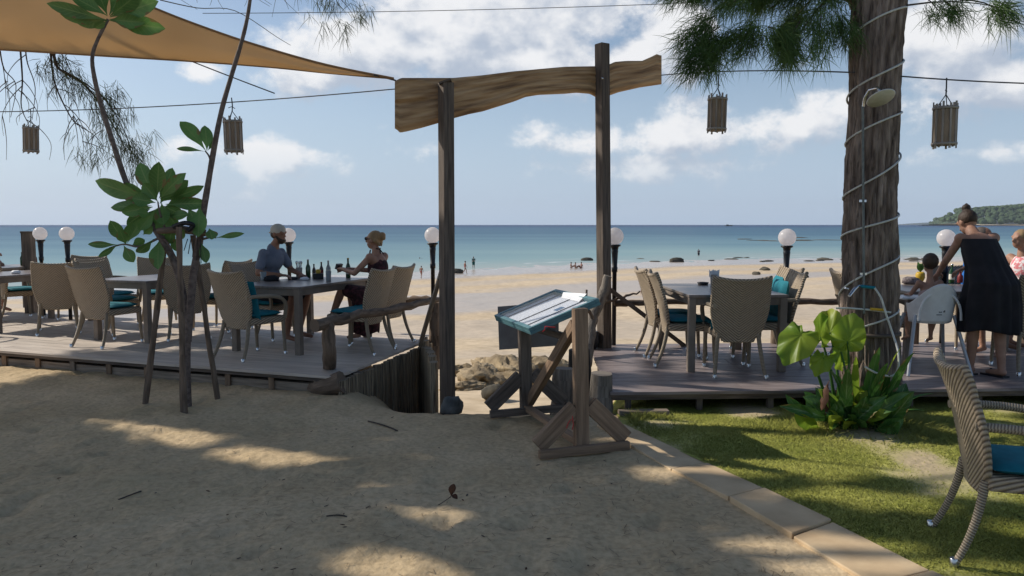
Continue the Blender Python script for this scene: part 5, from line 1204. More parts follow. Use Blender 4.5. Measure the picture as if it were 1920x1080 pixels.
me = bpy.data.meshes.new('crown'); me.from_pydata(vs.tolist(), [], [(i, i + 1, i + 2, i + 3) for i in i0]); me.materials.append(needle_m); me.update(); link('crown', me, ct)
lb = []
for (ex, ey, ez) in ((-6, 6, 6.8), (-4.2, 5, 7.2), (-7.5, 10.5, 7.0), (-5, 9, 7.4), (-9, 4.2, 6.9), (-3.2, 7.5, 7.6), (-10, 12, 7.2)):
    lb.append((bezier([(-11.8, 7.3, 6.2), ((ex - 11.8) / 2, (ey + 7.3) / 2, ez + .7), (ex, ey, ez)], 12), .09, .015))
branch_tubes('limb', lb, bark_m, ct, 8)
# ------------------------------------------------------------------ people
def union(prims, voxel, smooth_it=3):
    """one continuous closed surface round tapered limbs and ellipsoids"""
    b = MB()
    for p in prims:
        if p[0] == 'c':
            a, e, r0, r1 = V(p[1]), V(p[2]), p[3], p[4]; L_ = max((e - a).length, 1e-4); q = (e - a).to_track_quat('Z', 'Y').to_matrix(); pr = []
            for i in range(5): t = math.pi / 2 * i / 4; pr.append((max(r0 * math.sin(t), 1e-5), -r0 * math.cos(t)))
            for i in range(5): t = math.pi / 2 * i / 4; pr.append((max(r1 * math.cos(t), 1e-5), L_ + r1 * math.sin(t)))
            b.lathe(pr, a, 12, q)
        else:
            M3 = Matrix.Identity(3) if len(p) < 4 or p[3] is None else p[3]; b.ell(p[1], p[2], M3, n=14)
    me = bpy.data.meshes.new('tmp'); me.from_pydata(b.v, [], b.f)
    bm = bmesh.new(); bm.from_mesh(me); bmesh.ops.remove_doubles(bm, verts=bm.verts, dist=2e-5); bmesh.ops.recalc_face_normals(bm, faces=bm.faces); bm.to_mesh(me); bm.free()
    o = bpy.data.objects.new('tmp', me); col.objects.link(o); m1 = o.modifiers.new('r', 'REMESH'); m1.mode = 'VOXEL'; m1.voxel_size = voxel; m1.use_smooth_shade = True
    if smooth_it: m2 = o.modifiers.new('s', 'SMOOTH'); m2.iterations = smooth_it; m2.factor = .5
    dg = bpy.context.evaluated_depsgraph_get(); res = bpy.data.meshes.new_from_object(o.evaluated_get(dg)); bpy.data.objects.remove(o); bpy.data.meshes.remove(me)
    res.polygons.foreach_set('use_smooth', [True] * len(res.polygons)); res.update(); return res
def mesh_obj(name, me, mat, parent=None):
    me.name = name; me.materials.clear(); me.materials.append(mat); return link(name, me, parent)
def rot_to(d, up=(0, 0, 1)):
    d = V(d).normalized(); x = d.cross(V(up)).normalized(); u = x.cross(d); return Matrix((x, d, u)).transposed()   # local y -> d
def head_prims(h, f, s=1):
    Mh = rot_to(f); P = lambda x, y, z: V(h) + Mh @ V((x * s, y * s, z * s)); r = lambda *q: tuple(a * s for a in q)
    return [('e', P(0, -.005, .02), r(.074, .094, .092), Mh), ('e', P(0, .025, -.045), r(.056, .066, .068), Mh), ('c', P(0, .088, .012), P(0, .105, -.018), .011 * s, .015 * s), ('e', P(0, .082, -.055), r(.026, .012, .008), Mh),
            ('e', P(-.03, .078, .018), r(.016, .012, .009), Mh), ('e', P(.03, .078, .018), r(.016, .012, .009), Mh), ('c', P(-.05, .078, .034), P(.05, .078, .034), .009 * s, .009 * s),
            ('e', P(-.076, -.005, -.005), r(.01, .022, .032), Mh), ('e', P(.076, -.005, -.005), r(.01, .022, .032), Mh)], P, Mh
def hand_prims(w, d, palm, curl=.5, s=1, side=1):
    """wrist, finger direction, palm normal; five fingers, bent at the knuckles"""
    w, d, n = V(w), V(d).normalized(), V(palm).normalized(); n = (n - d * n.dot(d)).normalized(); x = d.cross(n) * side; o = [('e', w + d * .045 * s, (.036 * s, .052 * s, .017 * s), Matrix((x, d, n)).transposed())]
    for k, L_ in enumerate((.062, .072, .068, .054)):
        b0 = w + d * .082 * s + x * (k - 1.5) * .0195 * s; m_ = b0 + (d * math.cos(curl) + n * math.sin(curl)) * L_ * .55 * s; e = m_ + (d * math.cos(curl * 2.1) + n * math.sin(curl * 2.1)) * L_ * .5 * s
        o += [('c', w + d * .05 * s + x * (k - 1.5) * .016 * s, b0, .011 * s, .0098 * s), ('c', b0, m_, .0096 * s, .0088 * s), ('c', m_, e, .0088 * s, .0075 * s)]
    t0 = w + d * .022 * s - x * .026 * s; t1 = t0 + (d * .6 - x * .7 + n * .3).normalized() * .042 * s; t2 = t1 + (d * .9 - x * .1 + n * .35).normalized() * .034 * s
    return o + [('c', t0, t1, .013 * s, .0105 * s), ('c', t1, t2, .0105 * s, .0088 * s)]
def limbs(J, k=1, female=False):
    a = .9 if female else 1.0; o = []
    for s in 'LR':
        o += [('c', J['sh' + s], J['el' + s], .049 * k * a, .038 * k * a), ('c', J['el' + s], J['wr' + s], .038 * k * a, .026 * k * a),
              ('c', J['hip' + s], J['kn' + s], .086 * k, .056 * k), ('c', J['kn' + s], (V(J['kn' + s]).lerp(V(J['an' + s]), .32)), .052 * k, .054 * k), ('c', V(J['kn' + s]).lerp(V(J['an' + s]), .3), J['an' + s], .054 * k, .034 * k),
              ('c', V(J['an' + s]) + V((0, -.02 * k, -.035 * k)), J['toe' + s], .034 * k, .024 * k), ('c', J['chest'], J['sh' + s], .075 * k, .056 * k)]
    return o
def torso(J, k=1, female=False):
    w_ = .88 if female else 1
    c, p, nk = V(J['chest']), V(J['pelvis']), V(J['neck']); Mt = rot_to((c - p).normalized(), (0, -1, 0.001))   # y along the spine
    mid = p.lerp(c, .5)
    return [('e', c, (.165 * k * w_, .15 * k, .105 * k), Mt), ('e', mid, (.135 * k * w_, .14 * k, .095 * k), Mt), ('e', p, (.16 * k, .12 * k, .115 * k), Mt), ('c', c, nk, .09 * k, .055 * k), ('c', nk, V(J['head']) + V((0, 0, -.04 * k)), .05 * k * w_, .048 * k * w_)]
def person(label, o, fx, fy_, J, k, skin, voxel=.009, female=False, hands=True, hf=(0, 1, 0), cat='person', group=None, hand=None, sm=3):
    pr = torso(J, k, female) + limbs(J, k, female); hp, P, Mh = head_prims(J['head'], hf, k * (1.0 if k > .6 else 1.5 * .9)); pr += hp
    if hands:
        for s, sg in (('L', 1), ('R', -1)):
            d = V(J['wr' + s]) - V(J['el' + s]); hd = (hand or {}).get(s, (d, (0, 0, -1), .45)); pr += hand_prims(J['wr' + s], hd[0], hd[1], hd[2], k, sg)
    else: pr += [('e', V(J['wr' + s]) + (V(J['wr' + s]) - V(J['el' + s])).normalized() * .06 * k, (.03 * k, .03 * k, .07 * k)) for s in 'LR']
    b = mesh_obj('person', union(pr, voxel, sm), skin); b.location = o; b.rotation_euler = (0, 0, face(fx, fy_)); tag(b, label, cat, group)
    return b, P, Mh
def drape(name, rings, mat, parent, folds=9, amp=.05, n=72, sub=5, seed=0, thick=.004):
    """cloth hung on ellipse rings: (centre, rx, ry); folds deepen downwards"""
    mb = MB(); m_ = len(rings) - 1
    def f(u, v):
        x = v * m_; i = min(int(x), m_ - 1); t = x - i; t = t * t * (3 - 2 * t); a = 2 * math.pi * u; c = V(rings[i][0]).lerp(V(rings[i + 1][0]), t); rx = rings[i][1] + (rings[i + 1][1] - rings[i][1]) * t; ry = rings[i][2] + (rings[i + 1][2] - rings[i][2]) * t
        g = 1 + amp * v * (math.sin(a * folds + 2.2 * math.sin(a * 2 + seed)) + .5 * noise.noise(V((math.cos(a) * 3, math.sin(a) * 3, v * 2 + seed)))); return c + V((math.cos(a) * rx * g, math.sin(a) * ry * g, .02 * v * math.sin(a * 3 + seed)))
    mb.grid(f, n, m_ * sub); o = mb.build(name, mat, parent); md = o.modifiers.new('t', 'SOLIDIFY'); md.thickness = thick; return o

# --- man in a cap, seated at the table
J = dict(pelvis=(0, -.06, .60), chest=(0, .03, .98), neck=(0, .07, 1.17), head=(0, .13, 1.30), shL=(-.172, .03, 1.07), shR=(.172, .03, 1.07), elL=(-.235, .13, .85), elR=(.24, .0, .83), wrL=(-.12, .36, .80), wrR=(.17, .27, .81),
         hipL=(-.10, 0, .57), hipR=(.10, 0, .57), knL=(-.15, .42, .56), knR=(.15, .40, .54), anL=(-.14, .30, .10), anR=(.16, .34, .10), toeL=(-.16, .46, .03), toeR=(.19, .50, .03))
man, P, Mh = person('man in a pale backwards cap and grey-blue T-shirt seated at the table', (qm.x + Wd.x * .06, qm.y + Wd.y * .06, DZ), Wd.x, Wd.y, J, 1, skin_t, hf=(.12, 1, -.08))
shirt_m = M('grey_blue_tshirt', (.11, .13, .175), (.17, .195, .25), 6, .9, .5, 9, bdist=.012)
tp2 = [(q[0], q[1], tuple(a + .012 for a in q[2]), q[3]) for q in torso(J)[:3]] + [('c', J['chest'], (0, .045, 1.12), .105, .078)]
for s, sg in (('L', -1), ('R', 1)): tp2 += [('c', J['chest'], J['sh' + s], .086, .060), ('c', J['sh' + s], V(J['sh' + s]).lerp(V(J['el' + s]), .66), .058, .058)]
mesh_obj('tshirt', union(tp2, .011, 3), shirt_m, man)
mesh_obj('shorts', union([('e', J['pelvis'], (.18, .15, .13))] + [('c', J['hip' + s], V(J['hip' + s]).lerp(V(J['kn' + s]), .85), .108, .088) for s in 'LR'], .013, 3), black_cl, man)
cap_m = M('khaki_cap', (.40, .38, .33), (.50, .47, .41), 9, .9)
cap = mesh_obj('cap', union([('e', P(0, -.012, .05), (.085, .104, .082), Mh), ('e', P(0, -.10, .012), (.05, .05, .012), Mh)], .007, 2), cap_m, man)
mesh_obj('hair', union([('e', P(0, -.035, -.005), (.079, .072, .06), Mh)], .008, 1), hair_d, man)
mesh_obj('beard', union([('e', P(0, .045, -.072), (.052, .05, .048), Mh), ('c', P(-.062, .02, -.03), P(-.03, .07, -.075), .016, .02), ('c', P(.062, .02, -.03), P(.03, .07, -.075), .016, .02)], .007, 2), hair_d, man)
# --- woman in a dark dress, opposite him
J = dict(pelvis=(0, -.05, .60), chest=(0, -.03, .94), neck=(0, -.01, 1.11), head=(0, .02, 1.235), shL=(-.165, -.02, 1.035), shR=(.165, -.02, 1.035), elL=(-.22, .16, .85), elR=(.20, .18, .86), wrL=(-.11, .40, .89), wrR=(.05, .42, .88),
         hipL=(-.09, 0, .58), hipR=(.09, 0, .58), knL=(-.08, .42, .64), knR=(.10, .41, .56), anL=(.0, .62, .30), anR=(.12, .34, .10), toeL=(.02, .73, .21), toeR=(.14, .48, .03))
wom, P, Mh = person('woman with blond bun and sunglasses in a dark red dress seated at the table', (qw.x - Wd.x * .02, qw.y - Wd.y * .02, DZ), wn[0], wn[1], J, .97, skin_m, female=True, hf=(0, 1, .02), hand=dict(L=((.6, .7, .1), (.3, 0, -1), .7), R=((-.5, .8, .1), (0, .1, -1), .7)))
dress_m = M('dark_red_print', (.022, .008, .010), (.085, .025, .032), 26, .85, lo=.42, hi=.62)
tp2 = [(q[0], V(q[1]) + V((0, 0, -.03 if i == 0 else 0)), tuple(a + .014 for a in q[2]), q[3]) for i, q in enumerate(torso(J, .97, True)[:3])]
tp2 += [('c', (-.06, .06, 1.0), (-.035, .05, 1.12), .016, .010), ('c', (.06, .06, 1.0), (.035, .05, 1.12), .016, .010)] + [('c', J['hip' + s], V(J['hip' + s]).lerp(V(J['kn' + s]), .78), .105, .082) for s in 'LR'] + [('c', (0, .0, .58), (0, .26, .57), .12, .10)]
mesh_obj('dress', union(tp2, .011, 2), dress_m, wom)
drape('skirt', [((.0, .10, .62), .19, .20), ((0, .12, .45), .19, .17), ((0, .14, .25), .19, .15), ((.02, .15, .12), .18, .14)], dress_m, wom, 7, .10)
mesh_obj('hair', union([('e', P(0, -.022, .034), (.084, .092, .085), Mh), ('e', P(0, -.115, .06), (.045, .042, .042), Mh), ('c', P(0, -.09, .04), P(0, -.13, .03), .05, .03), ('c', P(-.06, -.06, .0), P(-.02, -.09, -.06), .03, .015), ('c', P(.06, -.06, .0), P(.02, -.09, -.06), .03, .015)], .008, 2), hair_b, wom)
mb = MB()
for s in (-1, 1): mb.ell(P(s * .035, .092, .017), (.028, .010, .021), Mh, 12); mb.beam(P(s * .06, .085, .02), P(s * .078, -.01, .012), .006, .008)
mb.beam(P(-.012, .10, .02), P(.012, .10, .02), .006, .006); mb.build('sunglasses', dark_glass, wom)
mb = MB(); mb.tube([P(-.05, -.06, -.10), P(0, -.085, -.11), P(.05, -.06, -.10)], .008, 6); mb.tube([P(0, -.085, -.11), P(.03, -.12, -.17)], .006, 6); mb.tube([P(0, -.085, -.11), P(-.03, -.11, -.16)], .006, 6); mb.build('halter_strap', black_cl, wom)
ph = wom.matrix_basis @ V((-.03, .49, .915)); mb = MB(); mb.beam(V((-.055, 0, 0)), V((.055, 0, 0)), .03, .065, up=(0, 0, 1)); o = mb.build('camera', [black_pl]); o.location = ph; o.rotation_euler = (R(20), 0, face(*wn)); tag(o, 'small dark gadget in the hands of the woman at the table', 'gadget'); o.name = 'handheld_gadget'

# --- woman in black, standing and leaning over the table
J = dict(pelvis=(.01, -.02, .92), chest=(-.015, .13, 1.21), neck=(-.02, .25, 1.36), head=(-.02, .32, 1.44), shL=(-.165, .19, 1.285), shR=(.16, .19, 1.29), elL=(-.235, .30, 1.06), elR=(.22, .36, 1.08), wrL=(-.20, .46, .94), wrR=(.12, .55, .98),
         hipL=(-.085, -.02, .88), hipR=(.085, -.02, .88), knL=(-.10, .03, .49), knR=(.11, -.02, .49), anL=(-.095, .06, .085), anR=(.10, -.10, .085), toeL=(-.12, .19, .03), toeR=(.06, .03, .03))
wb, P, Mh = person('woman in a strapless black dress with a hair bun, leaning over the table', (4.46, 7.17, DZ), -.05, 1, J, 1.0, skin_m, female=True, hf=(-.1, .85, -.5), hand=dict(L=((.1, .7, -.5), (.2, 0, -1), .6)))
drape('dress', [((-.015, .155, 1.285), .165, .105), ((-.01, .10, 1.17), .178, .128), ((0, .03, 1.03), .185, .14), ((.01, -.03, .88), .225, .185), ((.015, -.02, .68), .25, .205), ((.02, -.02, .43), .255, .21)], black_cl, wb, 11, .11, seed=2)
mesh_obj('hair', union([('e', P(0, -.02, .032), (.084, .095, .088), Mh), ('e', P(0, -.05, .135), (.042, .042, .038), Mh), ('c', P(.01, -.05, .16), P(.03, -.04, .185), .02, .012), ('c', P(0, -.04, .10), P(0, -.05, .13), .035, .035)], .008, 2), hair_d, wb)
for s in 'LR':
    a = V(J['an' + s]); tt = V(J['toe' + s]); mb = MB(); d = (tt - a); d.z = 0; d.normalize(); mb.beam(V((a.x, a.y, .008)) - d * .05, V((tt.x, tt.y, .008)) + d * .045, .088, .016); mb.tube([V((tt.x, tt.y, .02)) + d * .02, V((tt.x, tt.y, .065)) - d * .03, V((tt.x, tt.y, .03)) - d * .07 + V((.04, 0, 0))], .006, 5); mb.build('flip_flop', black_pl, wb)
# --- high chair and toddler
HC = V((4.02, 7.36, DZ)); hcr = thing('high_chair', 'white plastic high chair with grey legs, seen from behind', 'high chair', tuple(HC))
mb = MB()
def shell(u, v):
    a = math.pi * (-.10 + 1.20 * u); z = .50 + .36 * v; top = .5 + .5 * math.sin(a if 0 <= a <= math.pi else 0); rx = .175 + .03 * v; ry = .15 + .02 * v
    zt = .50 + v * (.17 + .20 * max(0, math.sin(a)) ** 1.6); return HC + V((math.cos(a) * rx * 1.0, -math.sin(a) * ry - .02 - .03 * v * max(0, math.sin(a)), zt))
mb.grid(shell, 36, 14); o = mb.build('shell', white_pl, hcr); md = o.modifiers.new('s', 'SOLIDIFY'); md.thickness = .014
mb = MB(); mb.slab([HC + V((math.cos(a) * .178, math.sin(a) * .15 - .02 + (.03 if math.sin(a) > 0 else 0), .485)) for a in [2 * math.pi * k / 28 for k in range(28)]], (0, 0, .03)); mb.build('seat', white_pl, hcr, bevel=.008, recalc=True)
mb = MB(); mb.slab([HC + V((x, y, .70)) for x, y in ((-.27, -.02), (-.25, .20), (-.12, .29), (.12, .29), (.25, .20), (.27, -.02), (.2, .0), (-.2, .0))], (0, 0, .022)); mb.build('tray', white_pl, hcr, bevel=.008, recalc=True)
arch = [HC + V((math.cos(a) * .20, -.18 - .012, .52 + .27 * math.sin(a) ** .8)) for a in [math.pi * k / 20 for k in range(21)]]; mb = MB(); mb.tube(arch, .012, 8); mb.build('back_rib', white_pl, hcr)
leg_g = M('grey_alu', (.36, .38, .42), (.42, .44, .48), 20, .35, metal=.3)
for sx in (-1, 1):
    for sy in (-1, 1): mb = MB(); mb.tube([HC + V((sx * .185, sy * .10, .56)), HC + V((sx * .30, sy * .24, .0))], [.018, .015], 10); mb.build('leg', leg_g, hcr)
mb = MB(); q = HC + V((.0, -.196, .62)); mb.box(q, (.03, .004, .05)); mb.box(q + V((.035, .001, -.012)), (.02, .004, .02)); mb.box(q + V((-.01, .0, -.045)), (.05, .004, .008)); mb.build('moulded_mark', M('mark_grey', (.14, .14, .15), None, rough=.6), hcr)
J = dict(pelvis=(0, 0, .58), chest=(0, .02, .79), neck=(0, .03, .90), head=(0, .045, 1.045), shL=(-.10, .03, .86), shR=(.10, .03, .86), elL=(-.15, .08, .75), elR=(.15, .08, .75), wrL=(-.13, .18, .74), wrR=(.13, .18, .74),
         hipL=(-.06, .02, .56), hipR=(.06, .02, .56), knL=(-.11, .20, .54), knR=(.12, .20, .54), anL=(-.11, .19, .34), anR=(.12, .19, .32), toeL=(-.12, .27, .28), toeR=(.13, .27, .27))
tod, P, Mh = person('bare-shouldered toddler with short brown hair sitting in the white high chair', (HC.x, HC.y - .02, DZ), 0, 1, J, .56, skin_m, voxel=.0075, hf=(0, 1, -.12))
mesh_obj('hair', union([('e', P(0, -.02, .03), (.071, .083, .082), Mh)], .007, 2), hair_d, tod)
mesh_obj('romper', union([('e', (0, .02, .74), (.105, .085, .10)), ('e', (0, 0, .60), (.11, .10, .09))], .009, 2), M('pale_romper', (.36, .27, .26), (.44, .34, .33), 9, .9), tod)
# --- other diners
def seated(label, x, y, fx, fy_, k, skin, hair, shirt, shirt_m_, hf=(0, 1, 0), dz=0, arm=None, female=False):
    J = dict(pelvis=(0, -.06, .60), chest=(0, .0, .97), neck=(0, .03, 1.15), head=(0, .07, 1.28), shL=(-.18, .0, 1.07), shR=(.18, .0, 1.07), elL=(-.25, .10, .86), elR=(.25, .10, .86), wrL=(-.14, .34, .80), wrR=(.14, .34, .80),
             hipL=(-.10, 0, .57), hipR=(.10, 0, .57), knL=(-.14, .42, .56), knR=(.14, .42, .56), anL=(-.13, .36, .10), anR=(.13, .36, .10), toeL=(-.14, .5, .03), toeR=(.14, .5, .03))
    if arm: J.update(arm)
    b, P, Mh = person(label, (x, y, DZ + dz), fx, fy_, J, k, skin, voxel=.011, hf=hf, female=female)
    t2 = [(q[0], q[1], tuple(a + .016 for a in q[2]), q[3]) for q in torso(J, k, female)[:3]]
    if shirt == 'tshirt': t2 += [('c', J['chest'], (0, .01, 1.10), .11, .08)] + [('c', J['chest'], J['sh' + s], .10, .078) for s in 'LR'] + [('c', J['sh' + s], V(J['sh' + s]).lerp(V(J['el' + s]), .62), .072, .066) for s in 'LR']
    mesh_obj(shirt, union(t2, .013, 2), shirt_m_, b); mesh_obj('shorts', union([('e', J['pelvis'], (.18, .15, .13))] + [('c', J['hip' + s], V(J['hip' + s]).lerp(V(J['kn' + s]), .8), .108, .088) for s in 'LR'], .015, 2), black_cl, b)
    mesh_obj('hair', union([('e', P(0, -.022, .034), (.082, .09, .083), Mh)], .009, 2), hair, b); return b, P, Mh
bl, P, Mh = seated('man in a blue T-shirt and sunglasses facing right, behind the woman in black', 5.42, 8.98, .75, -.65, 1, skin_t, hair_g, 'tshirt', M('blue_tshirt', (.01, .09, .34), (.02, .14, .45), 6, .9), hf=(0, 1, 0))
mb = MB(); 
for s in (-1, 1): mb.ell(P(s * .035, .092, .017), (.028, .010, .019), Mh, 10); mb.beam(P(s * .06, .085, .02), P(s * .078, -.01, .012), .006, .008)
mb.build('sunglasses', dark_glass, bl)
seated('blond girl in a white and pink top at the right edge of the picture', 5.62, 8.42, -.9, -.2, .92, skin_m, hair_b, 'top', M('pink_white_top', (.62, .20, .22), (.75, .72, .72), 30, .9, lo=.45, hi=.55), female=True, dz=-.02)
seated('person in a red shirt at the left edge, forearm on the table', -8.72, 12.5, .95, -.3, 1, skin_m, hair_d, 'tshirt', M('red_shirt', (.42, .02, .02), (.55, .035, .03), 6, .9), arm=dict(elR=(.27, .36, 1.0), wrR=(.20, .62, .98)), hf=(0, 1, -.1))

# --- bathers on the beach
def walker(label, px, py, h, fx, fy_, skin, parts, stride=.16, group=None, wade=0, hair=hair_d):
    k = h / 1.7; g = G(px, py) if not wade else onz(px, py, -4.62); s = stride
    J = dict(pelvis=(0, 0, .93), chest=(0, .01, 1.25), neck=(0, .02, 1.43), head=(0, .04, 1.57), shL=(-.18, 0, 1.36), shR=(.18, 0, 1.36), elL=(-.22, -.08, 1.1), elR=(.22, .08, 1.1), wrL=(-.2, .02, .87), wrR=(.2, .2, .9),
             hipL=(-.09, 0, .9), hipR=(.09, 0, .9), knL=(-.09, s * .9, .5), knR=(.09, -s * .3, .5), anL=(-.09, s * 1.1, .09), anR=(.09, -s * 1.6, .14), toeL=(-.09, s * 1.1 + .15, .04), toeR=(.09, -s * 1.6 + .13, .05))
    J = {a: tuple(c * k for c in q) for a, q in J.items()}
    b, P, Mh = person(label, (g.x, g.y, g.z - wade), fx, fy_, J, k, skin, voxel=.022, hands=False, sm=2, group=group)
    Q = lambda a, t, e: V(J[a]).lerp(V(J[e]), t)
    for nm, m_ in parts:
        if nm == 'shorts': t2 = [('e', J['pelvis'], (.18 * k, .14 * k, .13 * k))] + [('c', J['hip' + c], Q('hip' + c, .8, 'kn' + c), .11 * k, .09 * k) for c in 'LR']
        elif nm == 'swimsuit': t2 = [('e', J['pelvis'], (.172 * k, .125 * k, .12 * k)), ('e', J['chest'], (.16 * k, .115 * k, .10 * k))]
        else: t2 = [('e', J['pelvis'], (.175 * k, .13 * k, .13 * k)), ('e', J['chest'], (.18 * k, .125 * k, .19 * k))] + [('c', J['sh' + c], Q('sh' + c, .6, 'el' + c), .075 * k, .068 * k) for c in 'LR']
        mesh_obj(nm, union(t2, .028, 2), m_, b)
    mesh_obj('hair', union([('e', P(0, -.02 * k, .03 * k), (.085 * k, .095 * k, .09 * k), Mh)], .02, 1), hair, b); return b
pink = M('pink_swim', (.45, .12, .12), None, rough=.9); grn = M('green_shorts', (.02, .09, .08), None, rough=.9); dk = M('dark_swim', (.03, .03, .04), None, rough=.9)
walker('girl walking on wet sand left of the gate, beside the lamp post', 790, 522, 1.45, .4, .9, skin_m, [('swimsuit', pink)])
walker('woman in red swimwear walking at the waterline, seen inside the gate', 872, 513, 1.62, .9, .3, skin_t, [('swimsuit', M('red_swim', (.42, .04, .04), None, rough=.9))], .2)
walker('man in green shorts and shirt walking at the waterline behind the woman in red', 888, 504, 1.75, -.2, 1, skin_t, [('shorts', grn), ('shirt', M('grey_green_shirt', (.12, .17, .16), None, rough=.9))], .08)
walker('child in dark swimwear running on the sand right of the gate lamp', 1205, 553, 1.35, -.2, 1, skin_t, [('swimsuit', dk)], .18)
walker('man wading in the shallow sea beyond the right table', 1310, 480, 1.75, 0, 1, skin_t, [('shorts', dk), ('shirt', M('dark_rash_vest', (.12, .10, .12), None, rough=.9))], .05, wade=.35)
def sitter(label, px, py, fx, skin, swim):
    k = 1.0; g = G(px, py); J = dict(pelvis=(0, 0, .12), chest=(0, -.05, .45), neck=(0, -.03, .63), head=(0, .0, .77), shL=(-.18, -.03, .55), shR=(.18, -.03, .55), elL=(-.24, -.12, .3), elR=(.24, .15, .36), wrL=(-.22, -.15, .08), wrR=(.12, .34, .4),
             hipL=(-.09, .03, .12), hipR=(.09, .03, .12), knL=(-.12, .40, .38), knR=(.12, .44, .30), anL=(-.12, .62, .08), anR=(.12, .74, .08), toeL=(-.12, .76, .06), toeR=(.12, .86, .1))
    b, P, Mh = person(label, (g.x, g.y, g.z), fx, -.3, J, 1, skin, voxel=.025, hands=False, sm=2)
    mesh_obj('swimwear', union([('e', J['pelvis'], (.175, .14, .12)), ('e', J['chest'], (.16, .12, .09))], .03, 1), swim, b); mesh_obj('hair', union([('e', P(0, -.02, .03), (.088, .098, .092), Mh)], .02, 1), hair_d, b)
sitter('leftmost of the bathers sitting on the sand inside the gate', 1071, 503, 1, skin_m, dk); sitter('middle one of the bathers sitting on the sand inside the gate', 1079, 503.5, .9, skin_t, dk); sitter('rightmost of the bathers sitting on the sand inside the gate', 1090, 503, -1, skin_t, pink)
g = onz(787, 485, -4.62); mesh = union([('e', (0, 0, .12), (.085, .1, .115)), ('c', (0, 0, .02), (0, 0, -.2), .05, .07), ('c', (-.2, .02, -.14), (.2, .02, -.14), .07, .07), ('e', (0, 0, -.4), (.18, .12, .3)), ('c', (.2, 0, -.12), (.42, .2, .06), .05, .04)], .02, 2); o = mesh_obj('person', mesh, skin_m); o.location = g; tag(o, 'swimmer with head and arm above the water left of the gate', 'person'); mesh_obj('hair', union([('e', (0, -.02, .15), (.092, .105, .105))], .02, 1), hair_d, o)

# ------------------------------------------------------------------ things on the tables
TZ = DZ + .7505
gl_green = M('green_glass', (.012, .05, .018), (.018, .07, .024), 6, .08, spec=.6); gl_brown = M('brown_glass', (.035, .014, .006), None, rough=.08, spec=.6); gl_clear = M('pale_glass', (.42, .46, .47), None, rough=.06, spec=.6, trans=.5)
lab_w = M('paper_label', (.6, .58, .5), (.7, .68, .6), 20, .7); yel = M('yellow_plastic', (.5, .32, .03), None, rough=.45); dkred = M('dark_red_cap', (.18, .02, .02), None, rough=.5)
def bottle(px, py, h, r, gm, label, cap_m_=metal_m, lab=None, z=TZ):
    c = onz(px, py, z); t = thing('bottle', label, 'bottle', tuple(c)); mb = MB(); mb.lathe([(r * .9, 0), (r, .008), (r, h * .55), (r * .85, h * .63), (r * .42, h * .76), (r * .36, h * .93), (r * .42, h * .94), (r * .42, h * .965)], c, 14); mb.build('glass', gm, t)
    mb = MB(); mb.lathe([(r * .45, h * .966), (r * .45, h), (r * .3, h * 1.005)], c, 10); mb.build('cap', cap_m_, t)
    if lab: mb = MB(); mb.lathe([(r * 1.02, h * .2), (r * 1.02, h * .48)], c, 14); mb.build('paper_label', lab, t)
bottle(578, 521, .235, .031, gl_green, 'green beer bottle right of the cutlery cup on the couple\'s table'); bottle(589, 520, .17, .024, gl_brown, 'small dark sauce bottle next to the green beer bottle', black_pl)
bottle(603, 521, .20, .026, gl_brown, 'dark red-labelled sauce bottle in the middle of the couple\'s table', dkred, dkred); bottle(616, 521, .22, .03, gl_clear, 'clear glass bottle in the middle of the couple\'s table', white_pl, lab_w)
bottle(653, 521, .25, .031, gl_green, 'beer bottle at the hand of the woman in the dark dress', yel, lab_w); bottle(696, 520, .16, .022, gl_clear, 'small pale bottle in front of the woman\'s chest', dkred)
def cup(px, py, label, z=TZ, what='cutlery', h=.13, r=.042, mat=bamboo_m):
    c = onz(px, py, z); t = thing('cutlery_cup', label, 'cup', tuple(c)); mb = MB(); mb.lathe([(r * .85, 0), (r, h), (r * .9, h), (r * .78, .01), (0, .01)], c, 14); mb.build('cup', mat, t)
    for k in range(5):
        a = k * 1.26; d = V((math.cos(a) * .02, math.sin(a) * .02, 0))
        if what == 'cutlery': mb = MB(); mb.beam(c + d * .5 + Z(.02), c + d * 1.6 + Z(h + .055), .012, .003); mb.ell(c + d * 1.7 + Z(h + .065), (.011, .004, .02), n=8); mb.build('cutlery', metal_m, t)
        else: mb = MB(); mb.slab([c + d + V((-.03, 0, h - .03)), c + d * 1.4 + V((.03, 0, h - .02)), c + d * 1.8 + V((.026 * math.cos(k * 2), 0, h + .055)), c + d * 1.7 + V((-.02, 0, h + .035))], (0, .004, 0)); mb.build('napkin', paper_m, t)
cup(561, 521, 'brown cup of cutlery on the couple\'s table'); cup(1338, 536, 'brown cup of white napkins on the right-hand table', what='napkins', h=.125, r=.04)
c = onz(597, 523, TZ); cd_ = thing('condiment_caddy', 'dark caddy with a yellow pot in the middle of the couple\'s table', 'caddy', tuple(c)); mb = MB(); mb.box(c + Z(.035), (.12, .09, .07), .3); mb.build('box', black_pl, cd_, bevel=.006); mb = MB(); mb.lathe([(.028, .071), (.032, .11), (.02, .12), (0, .12)], c, 12); mb.build('pot', yel, cd_)
c = onz(616, 527, TZ); mb = MB(); mb.lathe([(.028, .0), (.034, .12), (.031, .12), (.026, .008), (0, .008)], c, 16); tag(mb.build('drinking_glass', gl_clear), 'empty drinking glass near the edge of the couple\'s table', 'glass')
def tray(px, py, label, name='ashtray', z=TZ, r=.065): c = onz(px, py, z); mb = MB(); mb.lathe([(r * .8, 0), (r, .028), (r * .88, .03), (r * .7, .01), (0, .01)], c, 18); tag(mb.build(name, black_pl), label, 'ashtray')
tray(549, 524, 'black ashtray left of the cutlery cup on the couple\'s table'); tray(1318, 534, 'black square-looking ashtray on the right-hand table beside the napkins')
